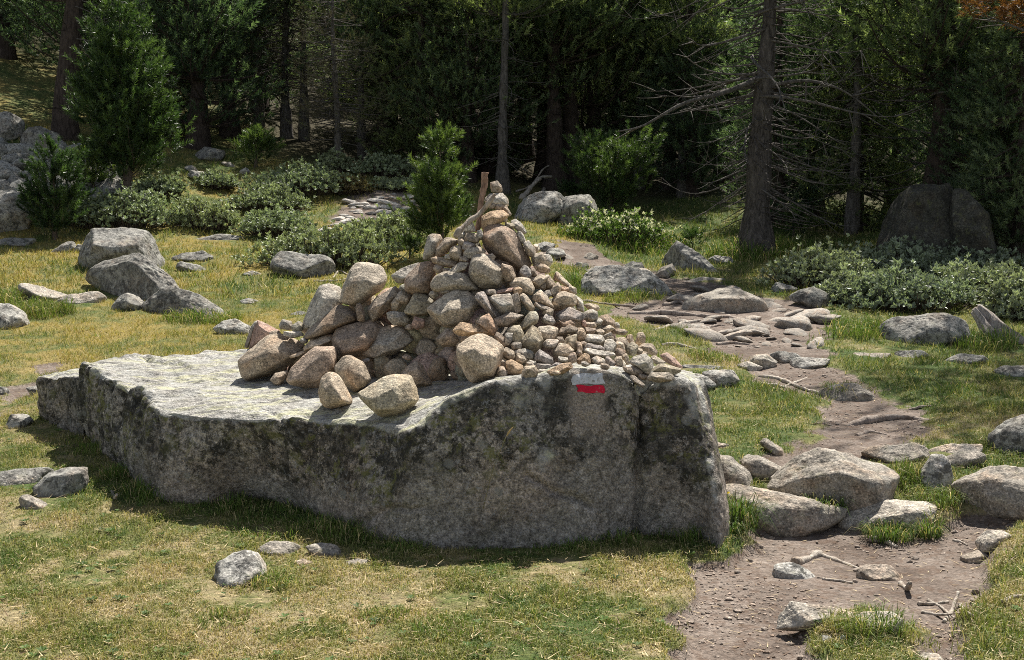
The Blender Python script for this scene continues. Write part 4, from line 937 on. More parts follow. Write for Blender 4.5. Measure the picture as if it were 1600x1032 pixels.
# outline | colour | sharpness | depth ratio | label
ROCKS = """
-40,298 20,297 45,304 51,330 36,356 0,366 -40,366|l|9|.8|boulder|large pale boulder cut off by the photo's edge beside the small sapling
-6,378 12,372 30,374 50,373 54,381 40,387 -6,388|a|9|.8|rock|low grey double rock in the grass before the small sapling
80,393 95,381 115,377 118,387 105,395 90,398|a|11|.8|rock|small pitted rock beside the block-shaped boulder at the meadow's top
115,391 122,382 133,382 131,395 118,398|a|9|.8|rock|tiny rock touching the block-shaped boulder
126,400 138,372 152,359 185,357 236,366 244,378 246,392 260,407 262,420 245,423 160,414 136,410|a|13|.8|boulder|block-shaped grey boulder with a broad sloping top at the meadow's top
136,440 165,413 192,400 206,396 226,410 262,440 292,460 285,478 235,476 190,458|k|12|.5|boulder|dark ridge-backed boulder with a peaked hump in the dry meadow|-1.3 216,464
222,468 255,452 284,449 320,461 346,480 364,500 330,503 300,503 262,488|k|13|.5|boulder|low dark rock continuing the ridge-backed boulder downhill|-0.55 292,492
174,478 185,465 200,458 215,464 234,481 215,488 180,485|a|8|.9|rock|small domed rock below the ridge-backed boulder
32,449 47,443 75,455 103,462 92,474 66,473|p|8|.8|rock|smooth pale rock slab at the edge of the shaggy grass mound
84,473 110,460 145,456 164,470 140,478 100,478|p|8|.8|rock|smooth pale hump joined to the slab by the shaggy grass mound
-30,477 15,476 35,487 50,504 20,514 -30,517|l|8|.8|rock|smooth grey rock cut by the photo's edge below the shaggy grass mound
334,514 350,502 370,499 393,512 388,522 350,525|l|9|.9|rock|speckled rock between the ridge rocks and the cairn
270,405 290,396 301,401 318,392 331,400 337,412 310,410|a|12|.7|rock|two-humped small dark rock in the yellow grass
276,421 287,409 310,415 332,428 300,426|a|13|.7|rock|wedge rock just below the two-humped small rock
290,377 320,370 345,366 375,370 386,379 340,380|a|10|.7|rock|long flat rock in front of the silvery shrubs
375,472 388,466 403,470 396,478 380,478|l|8|.9|rock|lone pebble-like rock in the open yellow meadow
379,429 395,423 411,430 396,434|l|9|.9|rock|tiny flat rock left of the blocky rock by the long shrub
453,492 470,486 481,489 476,496|l|9|.9|rock|tiny rock behind the cairn's outer shoulder
424,396 440,392 510,398 521,405 523,427 480,436 468,428 429,419|a|14|.7|boulder|blocky rock with a pale top at the foot of the long shrub
-25,178 15,176 36,190 31,216 0,223 -25,223|a|11|.8|boulder|big rock at the photo's edge above the scree
34,216 50,200 65,198 90,209 96,226 80,242 38,237|k|11|.8|boulder|shaded rock at the head of the scree below the leaning trunk
136,320 144,295 158,300 163,324|k|12|.8|rock|dark rock under the young dense pine
203,320 215,300 232,298 244,318 230,327|k|12|.8|rock|dark rock with a lit ridge among the silvery shrubs
120,292 121,270 135,261 151,265 149,286|a|9|.8|rock|round grey rock beside the small sapling's crown
304,250 305,240 318,230 345,236 351,250 330,254|a|14|.8|boulder|angular rock in the gap between dense pine and grey trunks
347,253 360,254 371,264 357,264|l|12|.8|rock|narrow pale rock downhill of the angular rock in the gap
374,268 385,262 394,271 381,275|l|10|.8|rock|small pale rock at the rim of the shaded grass slope
294,276 303,267 318,268 331,278 315,286|l|12|.8|rock|heaped pale rock beside the young dense pine's skirt
288,262 300,258 308,266 298,272|l|12|.8|rock|small rock on top of the heaped pale rock
324,287 345,278 370,286 373,294 340,295|l|10|.8|rock|low pale rock between shrub and young dense pine
406,294 425,272 438,269 456,288 447,308 413,308|a|11|.8|boulder|pointed rock rising out of the silvery shrubs
798,340 812,312 848,300 875,298 887,312 880,337 850,347 808,350|l|11|.8|boulder|big grey boulder behind the cairn's tip on the far path side
868,338 874,315 890,305 916,304 932,314 938,340 890,358 872,352|a|9|.8|boulder|rounded boulder beside the big grey one under the mugo pine
908,450 911,425 925,418 960,417 1000,424 1030,437 1050,460 1000,464 928,463|l|12|.6|boulder|long pale-grey boulder lying beside the path past the cairn
963,424 985,409 1001,411 1012,427 1014,435|k|9|.8|rock|dark rounded rock behind the long pale-grey boulder
1018,434 1035,418 1050,412 1056,424 1045,438|n|13|.8|rock|brownish wedge rock beside the dark rounded rock
1033,412 1044,388 1058,378 1076,386 1100,404 1132,431 1118,440 1088,430 1056,420|a|14|.6|boulder|tent-shaped sloping boulder in the grass before the dead-limbed pine|-0.8 1080,424
1106,406 1115,399 1140,403 1149,411 1120,415|a|10|.8|rock|small low rock in the shade of the dead-limbed pine
1066,486 1074,462 1100,448 1130,451 1165,465 1198,480 1180,486 1140,478 1100,490|n|8|.6|boulder|smooth humped rock with a long tail in the path
1068,442 1100,433 1135,437 1122,445|n|8|.8|rock|flat rock in the dry grass above the smooth humped rock
1206,452 1215,442 1246,449 1241,460 1215,461|a|10|.8|rock|small rock at the tip of the grey-green shrub patch
1233,466 1250,455 1272,448 1291,460 1302,480 1270,484|k|10|.7|rock|dark triangular rock at the path's bend by the shrub patch
1376,514 1394,495 1430,491 1470,490 1502,500 1514,524 1460,540 1398,526|a|10|.7|boulder|broad rough boulder in front of the grey-green shrub patch
1168,570 1180,555 1200,553 1214,565 1205,578 1185,575|p|11|.9|rock|pale blocky rock at the path's edge, one of a loose row
1152,572 1170,565 1192,575 1175,583|p|10|.8|rock|flat pale stone touching the pale blocky rock
1203,558 1220,549 1245,552 1252,561 1225,570|a|8|.8|rock|smooth rounded grey rock half sunk in the path
1234,564 1250,558 1291,561 1296,569 1260,579 1245,577|l|12|.8|rock|flat white-topped rock ending the loose row in the path
1280,614 1305,600 1330,599 1368,622 1330,629 1288,628|n|8|.7|rock|low sandy rock with a grass tuft in the middle of the path
1098,600 1100,582 1120,578 1145,579 1155,595 1146,606 1108,607|l|9|.8|rock|rounded dark-spotted rock in the grass past the boulder's end
1062,574 1080,570 1132,573 1120,580|l|10|.7|rock|flat long stone in the grass behind the boulder's end
1098,735 1105,719 1120,710 1135,713 1166,740 1184,760 1150,761 1110,750|n|11|.8|rock|slanted rock next to the boulder's end in the rock step
1156,724 1170,709 1190,714 1222,732 1210,746 1170,749|n|11|.8|rock|small pale rock filling the rock step's back row
1184,760 1213,735 1260,712 1300,700 1332,702 1388,722 1400,742 1388,775 1340,794 1300,786 1250,776 1205,771|n|11|.55|boulder|largest humped rock of the rock step across the path
1116,764 1150,757 1200,769 1260,774 1322,790 1312,806 1240,822 1190,838 1166,828 1126,786|n|9|.6|boulder|low rock with a dark hollow beneath it in the rock step
1310,812 1350,799 1380,789 1430,781 1462,789 1470,818 1430,836 1400,834 1338,824|p|7|.7|rock|smooth whale-backed rock at the front of the rock step
1348,714 1370,698 1425,692 1446,700 1452,717 1400,726|n|14|.7|rock|layered flat rock behind the largest humped rock
1446,706 1480,695 1532,694 1528,710 1470,714|p|9|.8|rock|long flat pale rock at the far end of the rock step
1470,720 1500,705 1526,706 1540,719 1500,733|n|9|.8|rock|low pale rock before the long flat pale one
1440,736 1454,711 1470,709 1485,725 1488,758 1465,763 1445,754|l|8|.8|rock|upright rounded rock standing in the grass of the rock step
1490,752 1508,730 1540,726 1600,732 1660,744 1660,806 1556,797 1514,780|n|10|.6|boulder|broad overhanging boulder at the photo's edge ending the rock step
1546,688 1570,664 1600,649 1660,644 1660,708 1590,712 1558,700|a|10|.7|boulder|grey boulder cut by the photo's edge in the dry grass
1525,846 1540,831 1565,828 1580,838 1562,854 1534,860|p|7|.9|rock|small round whitish rock at the grass edge of the path
1500,872 1530,860 1545,872 1520,882|s|8|.8|rock|earth-stained stone just below the small round whitish rock
1213,973 1216,945 1228,940 1290,949 1334,958 1334,974 1250,976|p|14|.6|rock|plank-like pale rock edging the foreground path
1320,970 1350,955 1390,957 1410,975 1402,990 1350,984|p|10|.6|rock|tapered end stone following the plank-like pale rock
1205,902 1210,880 1235,879 1262,887 1283,907 1230,908|l|13|.8|rock|chunky grey rock in the path touching a forked stick
1338,894 1355,882 1390,883 1412,901 1380,909 1350,906|s|12|.8|rock|earth-coloured rock at the end of the forked stick
1428,1045 1440,1020 1470,1024 1486,1045|p|9|.8|rock|pale stone at the bottom edge of the photo in the gully
1276,1003 1284,993 1298,993 1306,1004|l|8|.9|rock|small pale stone at the foot of the grassy path hump
1306,1002 1312,993 1322,994 1324,1003|q|8|.9|rock|bluish pebble beside the small pale stone on the hump
-30,742 25,735 60,730 82,733 57,752 25,760 -30,762|a|9|.8|rock|long low rock at the photo's edge near the boulder's shadow
52,760 75,737 100,730 133,730 136,753 110,776 68,778|a|11|.8|rock|flat-topped grey rock at the tip of the boulder's shadow
31,784 45,773 70,788 78,796 45,797|n|11|.8|rock|small wedge stone in the grass below the flat-topped grey rock
331,904 339,880 364,863 381,860 411,869 420,888 413,906 370,912|l|11|.9|rock|grey rock alone in the foreground grass
403,857 425,845 456,847 470,855 456,870 425,869|n|7|.8|rock|flat half-buried stone at the edge of the boulder's shadow
478,857 500,848 526,854 542,868 500,872|n|10|.8|rock|flat stone in shade beside the half-buried one
536,880 555,873 579,877 566,885|n|9|.8|rock|thin sunlit stone just outside the boulder's shadow
460,878 475,873 492,880 470,886|n|9|.8|rock|tiny flush stone near the grey foreground rock
6,668 18,648 45,647 52,658 30,672|l|10|.8|rock|pale stone in the grass before the boulder's broken end
42,607 60,602 72,612 50,618|l|9|.8|rock|pale stone on the bare earth track behind the broken end
-12,615 0,604 14,608 10,620|l|9|.8|rock|stone at the photo's edge on the bare earth track
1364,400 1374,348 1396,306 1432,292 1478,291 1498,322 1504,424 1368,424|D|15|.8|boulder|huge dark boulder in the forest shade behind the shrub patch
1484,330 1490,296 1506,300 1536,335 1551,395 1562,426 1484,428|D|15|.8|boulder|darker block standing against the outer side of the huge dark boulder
1068,603 1085,584 1105,588 1118,604 1090,615|l|9|.8|rock|grey rock half hidden behind the boulder's end
1140,695 1112,690 1105,698 1140,703|n|9|.8|rock|thin flat stone in the grass left of the rock step
1188,690 1200,685 1222,700 1228,712 1212,708|n|10|.8|rock|narrow slanting stone bordering the worn path above the step
1396,557 1400,549 1440,547 1452,556 1420,562|a|9|.8|rock|flat grey rock in the grass beyond the path bend
1470,566 1500,553 1532,556 1540,564 1500,572|a|9|.8|rock|flat grey rock in the grass below the rough boulder
1555,580 1570,571 1620,572 1620,590 1570,592|k|10|.8|rock|dark flat rock at the photo's edge below the weathered log
1310,560 1330,551 1390,553 1385,561|n|9|.8|rock|grass-edged flat rock right of the loose row in the path
830,388 850,378 868,382 862,394 838,395|l|9|.8|rock|small mossy-topped rock on the far path behind the cairn
847,404 862,388 880,390 884,400 862,408|l|10|.8|rock|humped rock on the far path beside the mossy-topped one
905,407 920,395 935,400 932,408|n|11|.8|rock|brown rock on the far path before the white-flowered plants
893,418 905,410 920,413 918,421|k|10|.8|rock|dark stone on the far path near the long pale-grey boulder
"""
FLAT_AREAS = [('RUB', 46, 'flat slabs of the rocky outcrop', 'flat grey slab among many in the rocky outcrop behind the meadow', (.47, .44, .40), (0.14, 0.42)),
              ('SCR', 95, 'stones of the scree slope', 'angular grey stone lying in the scree under the leaning trunk', (.27, .265, .245), (0.18, 0.60)),
              ('MID', 74, 'flat stones trodden into the path', 'flat stone trodden into the rooty middle stretch of the path', (.31, .275, .235), (0.07, 0.52)),
              ('NEAR', 40, 'pebbles loose on the path', 'small pebble loose on the bare earth of the path', (.36, .30, .25), (0.018, 0.05))]
AREA_PX = {'RUB': [(530, 332), (545, 318), (590, 306), (645, 300), (650, 340), (560, 346), (505, 362), (495, 372)],
           'SCR': [(0, 228), (60, 236), (120, 232), (190, 270), (180, 300), (110, 318), (60, 330), (0, 310)],
           'MID': [(860, 392), (940, 408), (1060, 446), (1180, 462), (1300, 500), (1280, 540), (1140, 545), (1050, 512), (980, 490), (1030, 462), (900, 415)],
           'NEAR': [(1085, 880), (1190, 850), (1300, 840), (1520, 830), (1530, 960), (1460, 1020), (1400, 940), (1250, 920), (1180, 1020), (1090, 1020)]}
HOLES = []      # places where rocks stand: no turf there

def build_rocks(rng):
    mA = granite_mat('meadow_rock_lichened', 90, 0.8, 0.5, 0.10, 0.5, 0.05)
    mB = granite_mat('path_rock_worn', 105, 0.45, 0.3, 0.12, 0.5, 0.02)
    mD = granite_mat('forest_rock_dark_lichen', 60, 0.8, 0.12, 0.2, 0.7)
    for ln in ROCKS.strip().splitlines():
        f_ = ln.split('|'); pts, c, p, dr, name, lab = f_[:6]
        px = np.array([[float(t) for t in q.split(',')] for q in pts.split()])
        vb = px[:, 1].max(); cu = (px[:, 0].min() + px[:, 0].max()) / 2
        q = hit(min(max(cu, -60), 1660), vb - 3)
        w = np.ptp(px[:, 0]) * q[1] / F_PX; h = np.ptp(px[:, 1]) * q[1] / F_PX
        big = max(np.ptp(px[:, 0]), np.ptp(px[:, 1]))
        yb = q[1]; sk = 0.0
        if len(f_) > 6: sk, uv = float(f_[6].split()[0]), f_[6].split()[1].split(','); yb = hit(float(uv[0]), float(uv[1]))[1]
        flat = np.ptp(px[:, 0]) / np.ptp(px[:, 1])
        tilt = (0.3, 0.6) if flat < 2.2 else (0.45, 0.8)
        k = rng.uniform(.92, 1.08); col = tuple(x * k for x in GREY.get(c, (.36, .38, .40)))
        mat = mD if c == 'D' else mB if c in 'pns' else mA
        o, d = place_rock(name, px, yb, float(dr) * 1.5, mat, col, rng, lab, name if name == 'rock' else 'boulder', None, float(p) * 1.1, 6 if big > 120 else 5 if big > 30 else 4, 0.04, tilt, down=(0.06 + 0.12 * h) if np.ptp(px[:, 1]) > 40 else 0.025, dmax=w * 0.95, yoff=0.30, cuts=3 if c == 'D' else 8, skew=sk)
        o['group'] = 'rocks lying in the clearing'
        HOLES.append((o.location.x, o.location.y, w * 0.46, max(d * 0.42, 0.04)))
    # the many alike
    for key, cnt, grp, lab, col, (s0, s1) in FLAT_AREAS:
        poly = np.array(AREA_PX[key], float); protos = []
        mat = mB if key != 'SCR' else mA
        for k in range(7):
            n_ = rng.integers(5, 8); a = np.linspace(0, 2 * math.pi, n_, endpoint=False) + rng.uniform(-.35, .35, n_)
            pl = np.stack([np.cos(a) * rng.uniform(.8, 1.2, n_), np.sin(a) * rng.uniform(.55, .9, n_)], 1) * 0.5
            V, Fc, c = rock_verts(pl, 0.34 if key in ('RUB', 'MID') else 0.62, rng, 14, 3, rough=0.06)
            V = V[:, [0, 1, 2]]
            protos.append(mk_mesh('flat_stone' if key in ('RUB', 'MID') else 'loose_stone', V, [Fc], [mat]))
        placed = 0; tries = 0
        while placed < cnt and tries < 4000:
            tries += 1
            u = rng.uniform(poly[:, 0].min(), poly[:, 0].max()); v = rng.uniform(poly[:, 1].min(), poly[:, 1].max())
            if sdist(poly, np.array([u]), np.array([v]))[0] < 0: continue
            q = hit(u, v); s = rng.uniform(s0, s1) * (0.6 + 0.4 * rng.random())
            if any(abs(q[0] - h[0]) < h[2] * 0.9 and abs(q[1] - h[1]) < h[3] * 0.9 for h in HOLES): continue
            o = link(protos[placed % 7].name, protos[placed % 7], None, (q[0], q[1], q[2] + s * (0.03 if key in ('RUB', 'MID') else 0.12)))
            o.scale = (s, s, s * rng.uniform(.6, 1.1)); o.rotation_euler = (rng.uniform(-.3, .3), rng.uniform(-.3, .3), rng.uniform(0, 6.28))
            if key == 'RUB': o.rotation_euler = (rng.uniform(.0, .3), rng.uniform(-.15, .15), rng.uniform(-.5, .5))
            kk = rng.uniform(.75, 1.2); o.color = (*[x * kk for x in col], 1)
            tag(o, lab, 'stone', grp)
            if key in ('RUB', 'MID', 'SCR'): HOLES.append((q[0], q[1], s * .42, s * .3))
            placed += 1

ROOTS = """
905,470 960,478 1010,480|.02|long dark root crossing the turf edge beyond the cairn
980,491 1040,492 1110,497 1150,496|.03|thick dark root running along the path beyond the cairn
1022,516 1060,508 1110,500 1140,492|.018|pale root climbing diagonally over the path
1140,507 1165,505 1195,508|.022|short pale root in the middle of the path
1150,520 1180,513 1202,517|.024|arched pale root humping out of the path
1095,516 1120,510 1136,509|.016|short dark root beside a flat stone
1036,478 1060,474 1075,479|.022|forked-looking dark root by the smooth humped rock
1120,539 1150,538 1185,541|.016|thin straight root at the path's near turf edge
1035,540 1060,541 1092,546|.02|pale double root in the grass by the cairn's low end
1322,666 1350,661 1380,657 1420,655 1455,656|.028|dark root bridging a crack across the upper path
1268,661 1290,664 1312,668|.01|thin root reaching the upper path from the turf
1338,681 1360,677 1392,681|.012|short dark root lying on the upper path
1185,588 1210,592 1235,601 1262,612 1302,622|.017|bleached root snaking along the turf edge of the path
1190,601 1212,604 1235,607|.016|dark root beneath the bleached snaking root
1222,605 1240,600 1262,589|.012|side root branching up from the bleached root
1420,640 1440,637 1458,634|.01|thin dark root at the grass edge of the upper path
"""
STICKS = """
1240,882 1258,877 1272,871 1282,866|.020|thick end of a forked barkless stick on the path
1279,868 1300,875 1322,882 1345,892 1360,906|.012|long thin grey stick continuing from the thick stick on the path
1360,845 1380,848 1402,857|.017|thick grey stick poking out below the whale-backed rock
1285,906 1310,909 1332,913|.008|thin stick beside the chunky grey rock
1408,915 1416,922 1422,932|.012|short broken stick standing over the gully
1435,946 1460,945 1482,942|.009|straight stick lying across the twig heap in the gully
1476,974 1486,959 1496,946|.012|stout stick tilted across the twig heap
1440,958 1462,962 1500,960|.007|thin twig low in the twig heap
1500,946 1512,958 1524,966|.007|curved twig at the outer side of the twig heap
1450,940 1470,950 1492,968|.007|crooked twig in the middle of the twig heap
1490,845 1502,848 1512,853|.007|short twig near the round whitish rock
175,770 179,780 183,790|.010|bleached splinter standing in the boulder's shadow
1566,944 1580,936 1605,930|.011|grey stick at the photo's edge in the grass
490,441 515,440 538,438 556,432|.015|twisted bleached branch lying before the blocky rock
520,436 530,424 545,430 560,426|.010|curled bleached twig over the twisted branch
95,122 120,138 150,160|.05|bleached fallen limb behind the leaning trunk
128,148 155,172 170,192|.04|second bleached fallen limb below the first
812,312 828,296 842,280 862,276|.045|dark curved deadwood limb beside the big grey boulder
806,300 830,290 852,262 880,258|.02|thin dead branch arching over the deadwood limb
838,318 848,300 856,290|.04|reddish broken stub beside the big grey boulder
"""
def build_wood(rng):
    rm = wood_mat('root_wood', (0.30, 0.25, 0.21)); sm = wood_mat('bleached_wood', (0.42, 0.37, 0.31))
    for data, nm, mat, grp in ((ROOTS, 'exposed_root', rm, 'roots exposed in the path'), (STICKS, 'stick', sm, 'dead sticks on the ground')):
        for i, ln in enumerate(data.strip().splitlines()):
            pts, r, lab = ln.split('|'); r = float(r)
            P = []
            qs = [tuple(float(t) for t in q.split(',')) for q in pts.split()]
            for k, (u, v) in enumerate(qs):
                q = hit(u, v)
                e = -0.4 if (nm == 'exposed_root' and k in (0, len(qs) - 1)) else 0.45
                P.append(q + np.array([0, 0, r * e]))
            P = np.array(P)
            if 'standing' in lab or 'tilted' in lab: P[-1, 2] += 0.05
            if 'limb' in lab and 'deadwood' in lab or 'arching' in lab:
                P[:, 1] = P[0, 1] + np.linspace(0, 0.8, len(P)); P = np.array([at(u, v, y) for (u, v), y in zip(qs, P[:, 1])])
            n_ = 28; P = smooth_path(P, n_); P += 0.25 * r * np.stack([fbm(P * 6 + i, 2, 3), fbm(P * 6 + 9, 2, 4), fbm(P * 6 + 5, 2, 5)], 1)
            R = r * np.linspace(1.1, 0.6, n_) * (1 + 0.25 * fbm(P * 12, 2, 7))
            c = P.mean(0); V, Q, T = tube(P - c, R, 9, True, 0.4, i)
            o = link(nm, mk_mesh(nm, V, [Q, T], [mat if not (nm == 'exposed_root' and ('pale' in lab or 'bleached' in lab)) else sm]), None, c)
            tag(o, lab, 'root' if nm == 'exposed_root' else 'stick', grp)
    # weathered split log
    P = smooth_path([at(1527, 484, 10.9), at(1545, 505, 10.75), at(1562, 527, 10.6), at(1588, 556, 10.5)], 30)
    c = P.mean(0)
    a = np.linspace(0, 2 * math.pi, 28, endpoint=False)
    V, Q, T = tube(P - c, np.linspace(.05, .13, 30), 28, True, 0.0, 3)
    d = V - np.concatenate([np.repeat(P - c, 28, 0), (P - c)[:1], (P - c)[-1:]])
    ang = np.concatenate([np.tile(a, 30), [0, 0]])
    V = V + d * (0.5 * vnoise(np.stack([np.cos(ang) * 6, np.sin(ang) * 6, V[:, 2] * 1.5], 1), 5) + 0.10 * vnoise(V * 8, 6))[:, None]
    o = link('weathered_log', mk_mesh('weathered_log', V, [Q, T], [wood_mat('split_log_wood', (0.34, 0.30, 0.26))]), None, c)
    tag(o, 'grey splintered log leaning out of the shrub patch by the rough boulder', 'log')
    # flat earth undercut below the low rock of the step is the ground itself
# ================================================================ plants
def leaf_mat(name, tint, trans=0.3, rough=0.5, spec=0.35, attr=True, vary=1.0):
    m, nt = new_mat(name); n = N(nt)
    oi = n.new('ShaderNodeObjectInfo')
    if attr:
        a = n.new('ShaderNodeAttribute', attribute_name='Col'); c = a.outputs['Color']
    else: c = tint
    var = n.ramp(oi.outputs['Random'], [(0.0, (0.62, 0.72, 0.74)), (0.5, (1, 1, 1)), (1.0, (1.38, 1.25, 1.0))])
    c = n.mix(vary, c, var, 'MULTIPLY')
    b = n.bsdf(c, rough, None, spec)
    t = n.new('ShaderNodeBsdfTranslucent')
    n.l(n.mix(1.0, c, (1.15, 1.25, 0.65), 'MULTIPLY'), t.inputs['Color'])
    mx = n.new('ShaderNodeMixShader'); mx.inputs[0].default_value = trans
    n.l(b, mx.inputs[1]); n.l(t.outputs[0], mx.inputs[2])
    n.out(mx.outputs[0]); return m

def bark_mat(name, c0, c1):
    m, nt = new_mat(name); n = N(nt)
    vec, oi = obj_vec(n)
    mp = n.new('ShaderNodeMapping'); mp.inputs['Scale'].default_value = (1, 1, 0.3); n.l(vec, mp.inputs['Vector'])
    f = n.noise(mp.outputs[0], 22, 6, 0.7, 0.6)
    c = n.ramp(f, [(0.32, c0), (0.5, tuple((a + b) / 2 for a, b in zip(c0, c1))), (0.68, c1)])
    n.out(n.bsdf(c, 0.95, n.bump(f, 1.0, 0.05), 0.1)); return m

def unit(v): return v / (np.linalg.norm(v, axis=-1, keepdims=True) + 1e-9)

def needles(P, D, rng, n, L, W, spread, col, tipcol=None, up=0.0):
    """tufts of n thin needles at points P along directions D"""
    m = len(P)
    Pn = np.repeat(P, n, 0); Dn = np.repeat(D, n, 0)
    R = rng.normal(size=(m * n, 3)); R = unit(R)
    d = unit(Dn + spread * R + np.array([0, 0, up]))
    along = rng.uniform(-0.35, 0.75, (m * n, 1)) * L
    base = Pn + Dn * along
    s = unit(np.cross(d, rng.normal(size=(m * n, 3))))
    l = L * rng.uniform(0.7, 1.15, (m * n, 1)); w = W * rng.uniform(.75, 1.2, (m * n, 1))
    V = np.stack([base - s * w * .5, base + s * w * .5, base + d * l], 1).reshape(-1, 3)
    T = np.arange(m * n * 3).reshape(-1, 3)
    c = np.asarray(col)[None] * rng.uniform(.65, 1.35, (m, 1)); c = np.repeat(c, n * 3, 0)
    if tipcol is not None:
        k = np.repeat((rng.random(m) < .35)[:, None], n * 3, 0); c = np.where(k, np.asarray(tipcol)[None] * 1.0, c)
    return V, T, c

def brushes(P, D, rng, n, SL, L, W, col, tipcol):
    """bottle-brush shoots: n needles set all along each shoot that starts at P and runs along D"""
    m = len(P); sl = SL * rng.uniform(.6, 1.3, (m, 1))
    Pn = np.repeat(P, n, 0); Dn = np.repeat(D, n, 0); sn = np.repeat(sl, n, 0)
    a = rng.uniform(0, 1, (m * n, 1)) ** .8
    base = Pn + Dn * a * sn
    R = unit(rng.normal(size=(m * n, 3))); d = unit(Dn * (0.45 + 0.5 * a) + 0.72 * R)
    s = unit(np.cross(d, rng.normal(size=(m * n, 3))))
    l = L * rng.uniform(.75, 1.15, (m * n, 1)); w = W * rng.uniform(.75, 1.2, (m * n, 1))
    V = np.stack([base - s * w * .5, base + s * w * .5, base + d * l], 1).reshape(-1, 3)
    T = np.arange(m * n * 3).reshape(-1, 3)
    k = rng.random((m, 1)) ** 2.0; c = np.asarray(col)[None] * (0.5 + .6 * rng.random((m, 1))) * (1 - k) + np.asarray(tipcol)[None] * k
    c = np.repeat(np.repeat(c, n, 0) * (0.75 + 0.45 * a), 3, 0)
    return V, T, c

def trunk_mesh(name, P, R, mat, k=14, rough=0.12, seed=0, flare=0.0):
    V, Q, T = tube(P, R, k, True, rough, seed)
    return mk_mesh(name, V, [Q, T], [mat])

def limb_path(rng, b, phi, ln, a0, bend, up, n=12):
    o = np.array([math.cos(phi), math.sin(phi), 0]); sd = np.array([-o[1], o[0], 0])
    t = np.linspace(0, 1, n)[:, None]
    return b + o * ln * t + np.array([0, 0, 1]) * ln * (a0 * t + bend * t ** 2 + up * t ** 4) + sd * ln * 0.10 * np.sin(t * rng.uniform(2, 5) + phi)

def pine(rng, H, R, z0, ntuft, nn, L, W, trunk_r, mats, prof='cone', col=(.04, .065, .02), tip=None, up=0.25, droop=0.25, lean=(0, 0), nb=60, SL=.2, base_w=0.35, whorl=0, zflat=.2, upsh=.6, twigs=0):
    """returns (trunk mesh, crown mesh[, list of bare limb meshes]) of one conifer of height H"""
    bark, leaf = mats
    n = 34; zz = np.linspace(0, 1, n)
    P = np.stack([lean[0] * zz * H + 0.02 * H * np.sin(zz * 5 + rng.uniform(0, 6)) * zz, lean[1] * zz * H + 0.012 * H * np.sin(zz * 4 + rng.uniform(0, 6)) * zz, zz * H - 0.15], 1)
    Rr = trunk_r * ((1 - zz) ** 0.8 * 0.94 + 0.03) * (1 + 0.75 * np.exp(-zz * H / 0.4))
    tr = trunk_mesh('trunk', P, Rr, bark, 14, 0.2, int(rng.integers(99)))
    axis = lambda z: np.stack([np.interp(z, P[:, 2], P[:, k]) for k in range(3)], -1)
    mb = MB(); tufts, dirs = [], []
    zb = np.sort(z0 + (H - z0) * (1 - rng.uniform(0, 1, nb) ** 0.85) ** 0.95)
    if whorl: zb = z0 + (np.round((zb - z0) / whorl + rng.uniform(-.12, .12, nb)) + .35) * whorl; zb = np.clip(zb, z0, H * .97)
    lens = []
    for z in zb:
        t = (z - z0) / (H - z0 + 1e-6)
        if prof == 'cone': r = R * ((1 - t) ** 0.75 * (1 - base_w) + base_w * (1 - t) ** 0.35) * (0.55 + 0.45 * sstep(0, .12, t))
        elif prof == 'column': r = R * (1 - t ** 3) * (0.7 + 0.3 * sstep(0, .2, t))
        else: r = R * math.sqrt(max(1 - (2 * t - 0.85) ** 2, 0.02)) 
        lens.append(max(r, 0.04 * R) * rng.uniform(.65, 1.15))
    lens = np.array(lens)
    cnt = np.maximum((lens ** 1.35 / (lens ** 1.35).sum() * ntuft).astype(int), 1)
    for z, ln, c in zip(zb, lens, cnt):
        phi = rng.uniform(0, 2 * math.pi); o = np.array([math.cos(phi), math.sin(phi), 0])
        a0 = rng.uniform(0.0, 0.5) - droop; sd = np.array([-o[1], o[0], 0])
        b0 = axis(z); tt = np.linspace(0, 1, 6)[:, None]
        curve = lambda t: b0 + o * (ln * t) + np.array([0, 0, 1]) * (ln * (a0 * t + up * t * t)) + sd * (ln * 0.12 * np.sin(t * 3 + phi))
        Pc = curve(tt)
        V, Q, T = tube(Pc, trunk_r * 0.16 * np.linspace(1, .25, 6) * (0.4 + 0.6 * ln / (R + 1e-6)), 4, False)
        mb.add(V, None, Q, 0, (.05, .04, .03))
        ns = int(c)
        t = (0.10 + 0.92 * rng.uniform(0, 1, ns) ** 0.65)[:, None]
        side = rng.normal(size=(ns, 3)) * np.array([1, 1, zflat]) * (0.20 * ln * (1.15 - 0.6 * t) + 0.03)
        q = curve(t) + side
        tufts.append(q); dirs.append(unit(o * .7 + 0.7 * unit(side) + np.array([0, 0, upsh + up]) + 0.25 * rng.normal(size=(ns, 3))))
    for k_ in range(twigs):
        zt = rng.uniform(.5, z0 + .8); phi = rng.uniform(0, 6.283); b0 = axis(zt)
        Pl = limb_path(rng, b0, phi, rng.uniform(.35, 1.1), rng.uniform(-.5, .1), rng.uniform(-.3, .2), .15, 6)
        V, Q, T = tube(Pl, .012 * np.linspace(1, .3, 6), 3, False); mb.add(V, None, Q, 0, (.05, .04, .03))
    top = axis(np.linspace(H * .92, H - L, 6)); tufts.append(top); dirs.append(np.tile([[0, 0, 1.0]], (6, 1)))
    Pt = np.concatenate(tufts); D = np.concatenate(dirs)
    V, T, c = brushes(Pt, D, rng, nn, SL, L, W, col, tip if tip is not None else col)
    mb.add(V, T, None, 1, c)
    cr = mb.mesh('crown', [bark, leaf], False)
    return tr, cr, axis

